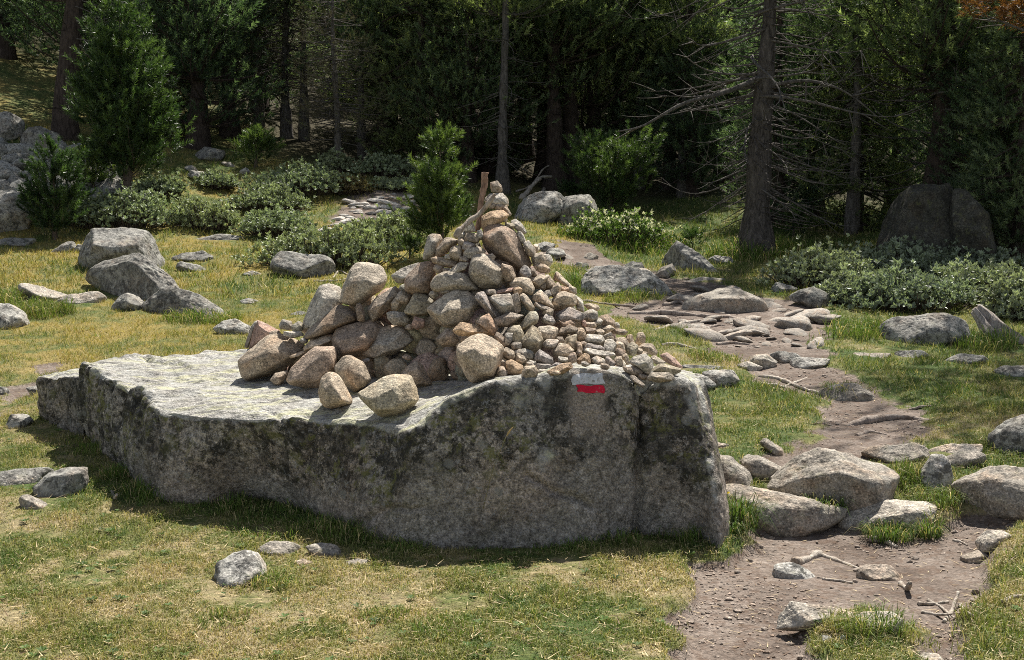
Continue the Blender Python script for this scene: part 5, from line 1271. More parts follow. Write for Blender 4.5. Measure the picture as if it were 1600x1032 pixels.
def bare_limb(rng, mb_name, P, r, mat, twigs=3):
    mb = MB()
    n = len(P)
    V, Q, T = tube(P, r * np.linspace(1, .18, n), 6, True, 0.25, int(rng.integers(99))); mb.add(V, T, Q)
    for k in range(twigs):
        i = int(rng.integers(n // 3, n - 1)); d = unit(P[i + 1 if i + 1 < n else i] - P[i - 1])
        s = unit(d + 0.9 * rng.normal(size=3)); l = np.linalg.norm(P[-1] - P[0]) * rng.uniform(.15, .4); l = min(l, .45)
        t = np.linspace(0, 1, 6)[:, None]
        q = P[i] + s * l * t + np.array([0, 0, 1]) * l * rng.uniform(-.3, .25) * t ** 2
        V, Q, T = tube(q, r * 0.42 * np.linspace(1, .25, 6), 4, True); mb.add(V, T, Q)
    return mb.mesh(mb_name, [mat])

def put_tree(name, u, v, lab, cat, meshes, grp, h_scale=1.0, rz=None, rng=None, y=None, limbs=()):
    q = hit(u, v) if y is None else at(u, v, y)
    if y is not None: q[2] = gz(q[0], q[1])
    root = thing(name, tuple(q), lab, cat, grp, rng.uniform(0, 6.28) if rz is None else rz)
    root.scale = (h_scale,) * 3
    link('trunk', meshes[0], root); link('crown', meshes[1], root)
    for l in limbs: link('limb', l, root)
    return root

def shrub_mesh(rng, rx, ry, h, mats, n_ros, leaf_l=.05, leaf_w=.017, col=(.10, .135, .07), tipw=None):
    """mound of leaf rosettes on short twigs"""
    mb = MB()
    m = n_ros
    a = rng.uniform(0, 2 * math.pi, m); r = np.sqrt(rng.uniform(0, 1, m))
    x, y = r * np.cos(a), r * np.sin(a)
    lump = 1 + 0.42 * fbm(np.stack([x * 2.8, y * 2.8, np.full(m, rng.uniform(0, 9))], 1), 3, 5)
    ztop = h * np.sqrt(np.clip(1 - r ** 2.6, 0, 1)) * lump
    dep = rng.uniform(0, 1, m) ** 2.0
    P = np.stack([x * rx * (1 + .2 * rng.normal(size=m)), y * ry * (1 + .2 * rng.normal(size=m)), ztop * (1 - .75 * dep) + .03], 1)
    D = unit(np.stack([x * .8, y * .8, np.full(m, .9)], 1) + 0.45 * rng.normal(size=(m, 3)))
    # twigs
    k = min(m, 260); idx = rng.choice(m, k, False)
    for i in idx[:k]:
        b = np.array([P[i, 0] * .72, P[i, 1] * .72, 0.0]); q = np.stack([b, (b + P[i]) / 2 + rng.normal(size=3) * .02, P[i]])
        V, Q, T = tube(q, [.008, .006, .003], 3, False); mb.add(V, None, Q, 0, (.08, .06, .045))
    n = 8
    spr = rng.random(m) < .14; P[spr] += D[spr] * rng.uniform(.03, .14, (int(spr.sum()), 1))      # stray shoots
    Pn = np.repeat(P, n, 0); Dn = np.repeat(D, n, 0)
    d = unit(Dn * .75 + 0.8 * unit(rng.normal(size=(m * n, 3))) + np.array([0, 0, .25]))
    s = unit(np.cross(d, Dn + 0.2 * rng.normal(size=(m * n, 3)))); up = unit(np.cross(s, d))
    L = leaf_l * rng.uniform(.7, 1.25, (m * n, 1)); Wd = leaf_w * rng.uniform(.8, 1.2, (m * n, 1))
    Pn = Pn - Dn * rng.uniform(0, .03, (m * n, 1))
    V = np.stack([Pn, Pn + d * L * .5 + s * Wd * .6, Pn + d * L - up * L * .12, Pn + d * L * .5 - s * Wd * .6], 1).reshape(-1, 3)
    Q = np.arange(m * n * 4).reshape(-1, 4)
    c = np.asarray(col)[None] * rng.uniform(.6, 1.45, (m, 1)) * np.array([1, 1, 1]); c = np.repeat(c, n * 4, 0)
    if tipw is not None:
        w = np.repeat((rng.random(m) < tipw) & (dep < .3), n * 4)[:, None]; c = np.where(w, np.array([.62, .60, .52]), c)
    mb.add(V, None, Q, 1, c)
    return mb.mesh('shrub', mats, False)

SHRUBS = """
205,366 70 52 .8|low silvery-green shrub between the small sapling and the dark rocks
322,364 52 46 .8|dome-shaped silvery shrub beside the long flat rock
150,362 40 40 .7|shadowed silvery shrub directly behind the small sapling
470,318 78 44 .9|broad silvery shrub around the pointed rock
420,338 58 36 .8|front lobe of silvery shrub below the pointed rock
432,374 55 36 .8|low shrub above the two-humped rock's meadow
505,422 112 62 .45|long leafy shrub behind the blocky rock
600,392 66 46 .8|shrub between the long leafy shrub and the bushy sapling
615,300 42 14 .8|low pale-green shrub on top of the rocky outcrop
548,308 30 20 .8|brownish-green shrub at the outcrop's outer edge
520,268 24 26 .8|small silvery shrub by the thin grey trunk
600,282 44 30 .9|dark shrub in the shade behind the outcrop
250,312 38 28 .8|small shrub at the skirt of the young dense pine
340,300 34 22 .8|small green shrub beside the low pale rock
1290,455 88 58 .7|grey-green shrub mound at the front tip of the shrub patch
1395,440 98 46 .8|grey-green shrub mound in front of the huge dark boulder
1420,492 98 62 .7|grey-green shrub mound behind the rough boulder
1530,480 90 60 .8|grey-green shrub mound above the weathered log
1500,432 90 36 .8|shaded shrub mound at the foot of the huge dark boulder
1600,505 60 60 .8|grey-green shrub mound at the photo's edge
1330,478 50 40 .8|low front lobe of the shrub patch near the path's bend
"""
def build_shrubs(rng):
    tw = bark_mat('shrub_twigs', (.05, .04, .03), (.14, .11, .09)); lf = leaf_mat('shrub_leaves', None, .25, .5, .35, True, .3)
    for ln in SHRUBS.strip().splitlines():
        g, lab = ln.split('|'); uv, w, h, dr = g.split()[0], *map(float, g.split()[1:])
        u, v = map(float, uv.split(','))
        q = hit(u, v); s = q[1] / F_PX
        rx, hh = w * s, h * s * 1.05; ry = rx * dr
        dark = 'dark' in lab or 'shade' in lab
        col = (.26, .30, .185) if u < 700 else (.25, .285, .20)
        if 'brown' in lab: col = (.16, .13, .06)
        me = shrub_mesh(rng, rx, ry, hh * .85, [tw, lf], int(420 + 760 * rx * ry + 300 * rx), .055, .022, col)
        yc = q[1] + ry * .85
        x = q[0] * yc / q[1]
        o = link('alpine_shrub', me, None, (x, yc, gz(x, yc) - .02)); tag(o, lab, 'shrub', 'low evergreen shrubs around the clearing')
    # white-flowered herbs by the far path
    hm = leaf_mat('herb_leaves', None, .35, .5, .3)
    q = hit(965, 388); s = q[1] / F_PX
    me = shrub_mesh(rng, 78 * s, .5, 44 * s, [tw, hm], 1100, .05, .016, (.10, .16, .04), .3)
    o = link('flowering_plant', me, None, (q[0], q[1] + .45, gz(q[0], q[1] + .45) - .02)); tag(o, 'clump of tall green herbs with whitish flower heads beside the far path', 'plant')

def build_saplings(rng):
    bark = bark_mat('sapling_bark', (.06, .045, .035), (.18, .14, .11)); lf = leaf_mat('young_needles', None, .38, .42, .45)
    g = 'young pines in the clearing'
    def one(u, v, toppx, halfw, lab, nt, nn, L, W, SL, nb, prof='cone', base_w=.5, tr=.03, lean=(0, 0), y=None):
        q = hit(u, v) if y is None else at(u, v, y); s = q[1] / F_PX
        H = (v - toppx) * s - .5 * L; R = max(halfw * s - .6 * SL, .05)
        ms = pine(rng, H, R, .08 * H, nt, nn, L, W, tr, (bark, lf), prof, (.045, .082, .028), (.15, .215, .065), up=.5, droop=.05, nb=nb, base_w=base_w, lean=lean, SL=SL, zflat=.5, upsh=.8)
        put_tree('young_pine', u, v, lab, 'pine', ms, g, rng=rng, y=y)
    one(690, 402, 204, 60, 'bushy bright green pine sapling right behind the cairn', 640, 74, .068, .0070, .15, 60, 'cone', .45, .035)
    one(86, 374, 222, 56, 'small pine sapling with an upright leader at the scree\'s foot', 460, 74, .072, .0075, .16, 50, 'cone', .4, .03)
    one(955, 338, 222, 68, 'wide bushy mugo pine above the rounded boulder', 760, 66, .08, .0085, .17, 70, 'round', .9, .05)
    one(200, 308, 14, 84, 'young dense pine with branches down to the ground before the scree', 2300, 50, .085, .0105, .19, 150, 'cone', .62, .075)
    one(640, 404, 366, 24, 'tiny pine seedling at the foot of the bushy sapling', 60, 50, .055, .007, .1, 14, 'cone', .8, .012)
    one(900, 318, 288, 24, 'low pine tuft growing beside the mugo pine', 60, 50, .07, .009, .14, 14, 'round', .9, .02)
    one(146, 300, 232, 32, 'small side pine crowding the young dense pine', 170, 50, .075, .0095, .16, 30, 'cone', .7, .03)
    one(400, 262, 205, 36, 'small dark pine under the grey trunks', 160, 44, .09, .011, .18, 30, 'cone', .7, .03)
    one(1240, 372, 322, 26, 'small shaded pine beside the dead-limbed pine', 90, 44, .075, .009, .14, 18, 'cone', .7, .02)
    one(1082, 388, 352, 20, 'tiny pine seedling at the edge of the forest shade', 44, 44, .065, .008, .12, 12, 'cone', .8, .012)

FOREST = """
310,232 24.5 0 1.0|massive dense dark pine behind the young dense pine
405,207 27.5 3 1.0|grey twiggy pine with a double trunk on the shaded slope
448,214 27.0 3 1.05|grey twiggy pine next to the double-trunked one
528,288 23.2 3 .75|thin grey-twigged pine at the edge of the shaded grass slope
600,282 26 2 .95|narrow dark pine behind the outcrop
655,288 25 1 1.0|narrow drooping pine behind the bushy sapling
700,286 28.5 2 1.1|tall straight dark trunk pine behind the bushy sapling
765,292 26.5 1 1.0|drooping dark pine behind the cairn's tip
818,290 28 2 1.0|dark pine beside the twin trunks
868,292 25.0 2 1.0|first of the twin pale-trunked pines, the slimmer one
892,293 25.6 2 1.1|second of the twin pines, with the thicker trunk
930,300 26.5 0 1.1|large bright green pine above the mugo pine
1010,305 27.5 2 1.0|broad green pine in the middle of the forest wall
1080,318 25.0 1 .9|shaded pine left of the dead-limbed pine
1130,322 27.0 0 1.0|dense pine just behind the dead-limbed pine
1270,352 22.5 0 .9|leafy pine right behind the dead-limbed pine's limbs
1335,360 21.0 1 .85|drooping pine before the huge dark boulder
1475,372 20.5 2 1.1|stout reddish-trunk pine rising behind the huge dark boulder
1545,380 20.0 0 .85|dense pine over the huge dark boulder's outer side
1400,360 23.5 0 1.0|dense pine behind the huge dark boulder
-20,120 31 0 1.0|dark pine at the photo's edge high on the slope
45,118 33 1 1.0|dark narrow pine on the slope above the fallen limbs
165,215 26 0 1.0|dark pine on the slope between leaning trunk and young dense pine
250,228 25.5 1 .95|narrow dark pine hidden behind the young dense pine
360,228 26.5 2 .9|dark pine at the head of the shaded grass slope
730,296 24.6 0 .8|low-branched pine right behind the cairn's tip
965,302 27 1 .9|narrow bright pine behind the mugo pine
850,296 26.8 2 .9|dark pine filling the gap behind the twin trunks
1045,318 26 0 .7|small full pine at the rim of the dark hollow
1215,350 21.5 1 .85|drooping pine between the dead-limbed pine and the leafy one
1560,400 17.8 0 .7|low full pine over the shrub patch near the photo's edge
476,255 27 4 1.0|slim bare-trunked pine between the grey twiggy pines
566,286 26.5 4 .9|slim bare-trunked pine at the outer edge of the outcrop
706,292 26 4 1.0|slim bare-trunked pine standing clear behind the bushy sapling
785,296 23.4 4 .95|slim bare-trunked pine straight behind the cairn's tip
998,312 26 4 1.0|slim bare-trunked pine just past the mugo pine
1066,324 25 4 .9|slim bare-trunked pine over the dark hollow
1330,372 20.4 4 1.0|slim bare-trunked pine left of the huge dark boulder
232,232 24.2 4 1.0|slim bare-trunked pine half hidden by the young dense pine
1592,400 16.6 1 .72|drooping pine whose boughs hang beside the dark block
1615,392 17.6 1 .8|drooping pine at the photo's edge behind the shrub patch
"""
def build_forest(rng):
    bark = bark_mat('pine_bark', (.028, .021, .018), (.11, .085, .07)); db = bark_mat('scaly_bark', (.03, .026, .023), (.16, .14, .125)); gb = bark_mat('grey_bark', (.045, .04, .036), (.21, .19, .17))
    lf = leaf_mat('pine_needles', None, .5, .5, .4); tw = leaf_mat('grey_lichen_twigs', None, .1, .8, .1)
    kinds = {}
    cD, cT = (.088, .132, .068), (.27, .335, .17)
    kinds[0] = [pine(rng, 6.0, 2.0, 0.3, 2100, 34, .105, .0155, .2, (bark, lf), 'cone', cD, cT, up=.45, droop=.25, nb=150, base_w=.85, SL=.26, whorl=.5) for _ in range(3)]
    kinds[1] = [pine(rng, 6.3, 1.15, 0.2, 1600, 34, .10, .015, .17, (bark, lf), 'column', (.085, .128, .074), (.255, .31, .17), up=.05, droop=.65, nb=150, SL=.26) for _ in range(3)]
    kinds[2] = [pine(rng, 6.8, 1.8, 2.0, 1600, 34, .105, .0155, .2, (bark, lf), 'cone', cD, cT, up=.4, droop=.3, nb=120, base_w=.85, SL=.26, whorl=.5, twigs=40) for _ in range(3)]
    kinds[4] = [pine(rng, 7.0, 1.3, 3.0, 900, 34, .105, .0155, .115, (gb, lf), 'cone', cD, cT, up=.4, droop=.3, nb=80, base_w=.85, SL=.26, whorl=.5, twigs=70) for _ in range(3)]
    kinds[3] = [pine(rng, 6.2, 1.3, 0.8, 1000, 16, .12, .010, .12, (gb, tw), 'column', (.095, .088, .075), (.085, .105, .06), up=.1, droop=.4, nb=190, SL=.28) for _ in range(2)]
    g = 'pines of the forest wall'
    for ln in FOREST.strip().splitlines():
        a, lab = ln.split('|'); uv, y, k, s = a.split(); u, v = map(float, uv.split(','))
        ms = kinds[int(k)][int(rng.integers(len(kinds[int(k)])))]
        put_tree('pine_tree', u, v, lab, 'pine', ms, g, float(s) * rng.uniform(.82, .95), rng=rng, y=float(y))
    # rows deeper in the wood
    deep = []
    for y, n in ((30, 11), (34, 12), (39, 13), (45, 14), (53, 15)):
        for i in range(n):
            uu = -120 + 1840 * (i + .5 + rng.uniform(-.35, .35)) / n
            deep.append((uu, y + rng.uniform(-1.5, 1.5)))
    for u, y in deep:
        x = (u - 800) / F_PX * y
        k = int(rng.choice([0, 0, 1, 1, 2, 3])); ms = kinds[k][int(rng.integers(len(kinds[k])))]
        q = (x, y, gz(x, y)); root = thing('pine_tree', q, 'dark pine deep in the shaded forest, one among many', 'pine', 'pines deep in the forest', rng.uniform(0, 6.28))
        sc = rng.uniform(.95, 1.2); root.scale = (sc,) * 3
        link('trunk', ms[0], root); link('crown', ms[1], root)
    # the leaning trunk on the slope
    H = 9.0; n = 34; zz = np.linspace(0, 1, n)
    def special(name, u, v, y, lab, tr_r, lean, z0, R, nt, limbs, leafm=lf, twigs=30, H=9.0, col=(.075, .118, .038), prof='cone', seed=0, flare=.55, barkm=bark):
        r2 = np.random.default_rng(seed)
        ms = pine(r2, H, R, z0, nt, 34, .105, .0155, tr_r, (barkm, leafm), prof, cD, cT, up=.35, droop=.25, nb=90, lean=lean, base_w=.8, SL=.26, twigs=twigs)
        q = at(u, v, y); q[2] = gz(q[0], q[1])
        root = thing(name, tuple(q), lab, 'pine', g, 0.0)
        link('trunk', ms[0], root); link('crown', ms[1], root)
        for P, r in limbs(r2, ms[2]):
            link('limb', bare_limb(r2, 'limb', P, r, gb, int(r2.integers(2, 6))), root)
        return root
    def limbs_left(r2, ax):
        out = []
        for z in np.linspace(1.1, 3.6, 22):
            out.append((limb_path(r2, ax(z), r2.uniform(-.9, 1.2), r2.uniform(.6, 1.5), r2.uniform(-.35, .1), r2.uniform(-.5, .1), .1), .014))
        return out
    special('pine_tree', 100, 207, 23.4, 'pine with a thick dark leaning trunk above the scree', .215, (.11, 0.0), 2.5, 2.2, 1500, limbs_left, seed=5, H=7.5)
    def limbs_right(r2, ax):
        out = []
        for z in np.concatenate([np.linspace(.8, 2.5, 46), np.linspace(2.2, 4.6, 24)]):
            low = z < 2.1
            phi = r2.uniform(0, 2 * math.pi)
            if r2.random() < .6: phi = r2.choice([0.0, math.pi]) + r2.uniform(-.7, .7)
            ln = r2.uniform(.6, 1.5) if low else r2.uniform(.9, 2.2)
            out.append((limb_path(r2, ax(z), phi, ln, r2.uniform(-.55, -.2) if low else r2.uniform(-.35, .15), r2.uniform(-.45, .0), r2.uniform(.1, .45)), r2.uniform(.012, .020) if low else r2.uniform(.014, .026)))
        # three long sweeping limbs
        out.append((np.array(smooth_path([ax(2.45), ax(2.45) + [-.6, -.3, -.25], ax(2.45) + [-1.2, -.5, -.42], ax(2.45) + [-1.75, -.6, -.72], ax(2.45) + [-2.1, -.6, -.8]], 16)), .045))
        out.append((np.array(smooth_path([ax(2.3), ax(2.3) + [.5, -.3, .05], ax(2.3) + [1.0, -.4, -.1], ax(2.3) + [1.5, -.5, -.5]], 16)), .035))
        out.append((np.array(smooth_path([ax(3.1), ax(3.1) + [-.4, -.2, -.15], ax(3.1) + [-.9, -.3, -.28], ax(3.1) + [-1.15, -.3, -.22]], 14)), .028))
        out.append((np.array(smooth_path([ax(3.6), ax(3.6) + [.5, -.3, .05], ax(3.6) + [1.1, -.4, .2], ax(3.6) + [1.5, -.4, .45]], 14)), .032))
        return out
    special('pine_tree', 1182, 393, 17.4, 'dead-limbed pine with bare sweeping branches at the edge of the grass', .20, (.012, 0), 4.2, 1.2, 420, limbs_right, seed=9, H=6.4, barkm=db, twigs=190)
    def limbs_far(r2, ax):
        out = []
        for z in np.linspace(.9, 4.6, 42):
            phi = r2.choice([0.0, math.pi]) + r2.uniform(-1.3, 1.3)
            out.append((limb_path(r2, ax(z), phi, r2.uniform(.8, 2.2), r2.uniform(-.3, .2), r2.uniform(-.4, .1), r2.uniform(0, .4)), r2.uniform(.012, .024)))
        return out
    special('pine_tree', 1460, 372, 18.6, 'pine with many bare drooping twigs above the huge dark boulder', .22, (.0, -.02), 2.2, 2.2, 1500, limbs_far, seed=11, H=5.6)
    # rust-coloured dead bough of a pine standing outside the photo's edge
    def limbs_rust(r2, ax):
        return [(np.array(smooth_path([ax(2.85), ax(2.85) + [-.5, -.1, -.12], ax(2.85) + [-.9, -.2, -.02], ax(2.85) + [-1.2, -.2, .1]], 14)), .022)]
    rt = special('pine_tree', 1690, 470, 12.6, 'pine at the photo\'s edge carrying a rust-coloured dead bough', .17, (0, 0), 4.7, 2.3, 800, limbs_rust, seed=13, H=8.2)
    r2 = np.random.default_rng(3)
    mb = MB(); m = 150
    t = r2.uniform(.3, 1.05, m)[:, None]
    P = np.array([0, -.1, 2.95]) + np.array([-1.25, -.2, .1]) * t + r2.normal(size=(m, 3)) * [.10, .15, .09]
    V, T, c = needles(P, unit(np.array([-1, 0, .2]) + .5 * r2.normal(size=(m, 3))), r2, 20, .085, .008, .8, (.17, .06, .02))
    mb.add(V, T, None, 0, c); link('rusty_needles', mb.mesh('rusty_needles', [lf], False), rt)['label'] = 'rust-coloured dead needles'

# ================================================================ turf
def build_grass(rng):
    def sample(n, ya, yb, k, wide):
        # density falling with distance as y**-k per unit area
        t = rng.uniform(0, 1, n); e = 2 - k
        y = (ya ** e + t * (yb ** e - ya ** e)) ** (1 / e)
        x = rng.uniform(-wide, wide, n) * y
        return x, y
    allV, allC, allT, base = [], [], [], 0
    def blades(x, y, L, W, bend, lush=None, seg2=True):
        nonlocal base
        bare, _ = masks(x, y)
        keep = rng.random(len(x)) > bare * 1.25 + 0.0
        for hx, hy, rx, ry in HOLES:
            near = (np.abs(x - hx) < rx) & (np.abs(y - hy) < ry)
            if near.any(): keep &= ~(near & (((x - hx) / rx) ** 2 + ((y - hy) / ry) ** 2 < 1))
        keep &= ~((sdist(BASE[:, :2], x, y) > 0.04))
        x, y = x[keep], y[keep]; L = np.broadcast_to(L, keep.shape)[keep]; W = np.broadcast_to(W, keep.shape)[keep]
        m = len(x); z = ground(x, y)
        c, dry = turf_colour(x, y)
        cl = n2(x, y, 0.22, 2, 15)
        L = L * np.maximum(1 + 0.8 * cl, .25) * (1.1 - 0.35 * dry) * rng.uniform(.55, 1.3, m)
        if lush is not None:
            lush = lush[keep]; c = c * (1 - lush) + np.array([.10, .165, .035]) * lush
        # individual variation: some straw blades in green turf and the other way round
        k = rng.random(m)[:, None]
        c = np.where(k < .16, np.array([.46, .385, .22]), np.where(k > .88, np.array([.13, .18, .045]), c)) * rng.uniform(.78, 1.22, (m, 1))
        a = rng.uniform(0, 2 * math.pi, m); s = np.stack([np.cos(a), np.sin(a), np.zeros(m)], 1)
        b = rng.uniform(0, 2 * math.pi, m); o = np.stack([np.cos(b), np.sin(b), np.zeros(m)], 1)
        bn = (bend * rng.uniform(.3, 1.7, m))[:, None]; L = L[:, None]; W = W[:, None]
        P0 = np.stack([x, y, z - .004], 1)
        mid = P0 + np.array([0, 0, 1]) * L * .6 + o * L * bn * .35
        tip = P0 + np.array([0, 0, 1]) * L * (1 - .45 * np.minimum(bn, 1.2)) + o * L * bn
        if seg2:
            V = np.stack([P0 - s * W * .5, P0 + s * W * .5, mid + s * W * .4, mid - s * W * .4, tip], 1).reshape(-1, 3)
            i = np.arange(m)[:, None] * 5
            T = np.concatenate([i + np.array([0, 1, 2]), i + np.array([0, 2, 3]), i + np.array([3, 2, 4])]); nv = 5
        else:
            V = np.stack([P0 - s * W * .5, P0 + s * W * .5, tip], 1).reshape(-1, 3); T = np.arange(m)[:, None] * 3 + np.array([0, 1, 2]); nv = 3
        cc = np.repeat(c, nv, 0)
        allV.append(V); allC.append(cc); allT.append(T + base); base += len(V)
    x, y = sample(430000, 3.0, 8.2, 1.9, .62)
    blades(x, y, .032, .0032, .75)
    x, y = sample(185000, 8.0, 13.5, 1.6, .58)
    blades(x, y, .055, .006, .6, None, False)
    x, y = sample(150000, 13.2, 24, 1.4, .56)
    blades(x, y, .085, .011, .5, None, False)
    # straw lying flat in the turf
    x, y = sample(9000, 3.2, 9.5, 1.7, .47)
    bare, _ = masks(x, y); k = (bare < .6) | (rng.random(len(x)) < .5); x, y = x[k], y[k]
    k = sdist(BASE[:, :2], x, y) < .03; x, y = x[k], y[k]; m = len(x)
    a = rng.uniform(0, 6.283, m); o = np.stack([np.cos(a), np.sin(a), rng.uniform(-.1, .25, m)], 1); s = np.stack([-np.sin(a), np.cos(a), np.zeros(m)], 1)
    bare, _ = masks(x, y)
    P0 = np.stack([x, y, ground(x, y) + .004 + .018 * (1 - bare) * rng.random(m)], 1); l = rng.uniform(.015, .07, (m, 1)); w = rng.uniform(.0012, .0028, (m, 1))
    V = np.stack([P0 - s * w, P0 + s * w, P0 + o * l], 1).reshape(-1, 3); T = np.arange(m * 3).reshape(-1, 3)
    c = np.where(rng.random((m, 1)) < .7, np.array([.55, .45, .29]), np.array([.16, .10, .06])) * rng.uniform(.7, 1.2, (m, 1))
    allV.append(V); allC.append(np.repeat(c, 3, 0)); allT.append(T + base); base += len(V)
    # small broad-leaved rosettes pressed into the turf
    x, y = sample(700, 3.2, 9.0, 1.6, .5); bare, _ = masks(x, y); k = (bare < .3) & (sdist(BASE[:, :2], x, y) < -.02); x, y = x[k], y[k]; z = ground(x, y)
    for xx, yy, zz in zip(x, y, z):
        nl = int(rng.integers(5, 9)); a = rng.uniform(0, 6.283) + np.arange(nl) * 6.283 / nl + rng.normal(size=nl) * .2; L_ = rng.uniform(.012, .028)
        o = np.stack([np.cos(a), np.sin(a), rng.uniform(.25, .7, nl)], 1) * L_; s = np.stack([-np.sin(a), np.cos(a), np.zeros(nl)], 1) * L_ * .26; P0 = np.array([xx, yy, zz + .008])
        V = np.stack([P0 + 0 * o, P0 + o * .6 + s, P0 + o * [1, 1, .7], P0 + o * .6 - s], 1).reshape(-1, 3); i = np.arange(nl)[:, None] * 4
        T = np.concatenate([i + np.array([0, 1, 2]), i + np.array([0, 2, 3])]); c = np.array([.07, .125, .03]) * rng.uniform(.7, 1.4)
        allV.append(V); allC.append(np.tile(c, (len(V), 1))); allT.append(T + base); base += len(V)
    # shaggy tufts
    TU = [(1160, 815, .10, 400, 1, .11), (1135, 800, .08, 220, 1, .10), (1115, 795, .06, 180, 1, .09), (1280, 800, .12, 500, .8, .10), (1385, 830, .16, 620, 1, .09), (1445, 835, .08, 240, 1, .10), (1430, 755, .14, 400, .8, .085),
          (1500, 790, .12, 350, 1, .08), (1470, 780, .12, 300, .9, .08), (1310, 615, .09, 300, .9, .12), (1100, 845, .05, 160, 1, .09), (1075, 850, .05, 160, 1, .09), (1520, 770, .12, 250, .9, .08),
          (1245, 545, .2, 300, .9, .1), (1130, 555, .3, 700, .9, .09), (1180, 560, .2, 400, .9, .09), (20, 470, .45, 1300, .8, .13), (60, 490, .35, 900, .7, .13), (300, 500, .3, 600, .9, .11), (345, 505, .2, 400, .9, .11),
          (560, 835, .2, 500, .9, .06), (440, 820, .25, 700, 1, .06), (330, 790, .2, 600, 1, .07), (240, 780, .15, 400, 1, .08), (200, 740, .15, 400, 1, .08), (150, 700, .2, 400, 1, .07), (640, 855, .12, 300, .9, .05), (760, 860, .1, 160, .9, .05),
          (880, 855, .15, 400, .9, .06), (960, 838, .15, 400, 1, .07), (1020, 832, .12, 300, 1, .07), (600, 965, .1, 300, .9, .06), (350, 970, .1, 250, .9, .06), (700, 985, .14, 300, .9, .05), (430, 915, .1, 240, .9, .06),
          (960, 450, .5, 900, .7, .14), (1000, 470, .4, 700, .7, .12), (940, 372, .7, 900, .9, .2), (1020, 390, .6, 700, .9, .2), (1160, 400, .5, 900, 1, .18), (1230, 395, .5, 700, 1, .16), (1390, 980, .12, 500, .5, .09), (1330, 990, .1, 400, .5, .08),
          (1370, 945, .1, 360, .9, .08), (1580, 950, .25, 500, .35, .08), (1590, 880, .25, 450, .35, .08), (1560, 1000, .25, 500, .35, .08), (1480, 848, .07, 150, .9, .08), (1250, 960, .07, 160, .6, .07), (1400, 515, .3, 500, .9, .12), (1530, 540, .3, 500, .8, .14), (1340, 520, .4, 600, 1, .12)]
    for u, v, r, m, lush, L in TU:
        q = hit(u, v); a = rng.uniform(0, 6.283, m); rr = r * np.sqrt(rng.uniform(0, 1, m))
        x, y = q[0] + rr * np.cos(a), q[1] + rr * np.sin(a) * 1.0
        bx = len(allV)
        sc = q[1] / 6.0
        blades_t(blades, x, y, L, .0038 * max(1, sc), lush, rng)
    V = np.concatenate(allV); C = np.concatenate(allC); T = np.concatenate(allT)
    me = mk_mesh('grass', V, [T], [leaf_mat('grass_blades', None, .3, .6, .2)], False, None, {'Col': C})
    o = link('grass', me); tag(o, 'short dry mountain turf with greener tufts all over the clearing', kind='stuff')

def blades_t(fn, x, y, L, W, lush, rng):
    fn(x, y, np.full(len(x), L), np.full(len(x), W), .7, np.full((len(x), 1), lush * .85))

def build_gravel(rng):
    D, Fc = ico(1); mb_V, mb_F, n0 = [], [], 0
    pts = []
    while len(pts) < 2600:
        y = 3.3 * (18 / 3.3) ** rng.random(4000); x = rng.uniform(-.1, .5, 4000) * y
        bare, _ = masks(x, y); k = (bare > .75) & (rng.random(4000) < (n2(x, y, .5, 2, 91) + .55))
        pts += list(zip(x[k], y[k]))
    P = np.array(pts[:2600]); z = ground(P[:, 0], P[:, 1])
    for (x, y), zz in zip(P, z):
        s = rng.uniform(.002, .006) * (1 + .06 * y) * (1 if rng.random() < .93 else 2.0)
        V = D * rng.uniform(.6, 1.4, (len(D), 1)) * s * np.array([rng.uniform(.7, 1.5), rng.uniform(.7, 1.3), .6]) + [x, y, zz + s * .15]
        mb_V.append(V); mb_F.append(Fc + n0); n0 += len(V)
    o = link('gravel', mk_mesh('gravel', np.concatenate(mb_V), [np.concatenate(mb_F)], [granite_mat('path_grit', 90, .3, .1)], False)); o.color = (.27, .22, .18, 1)
    tag(o, 'fine grit and crumbs of stone strewn over the bare path', kind='stuff')

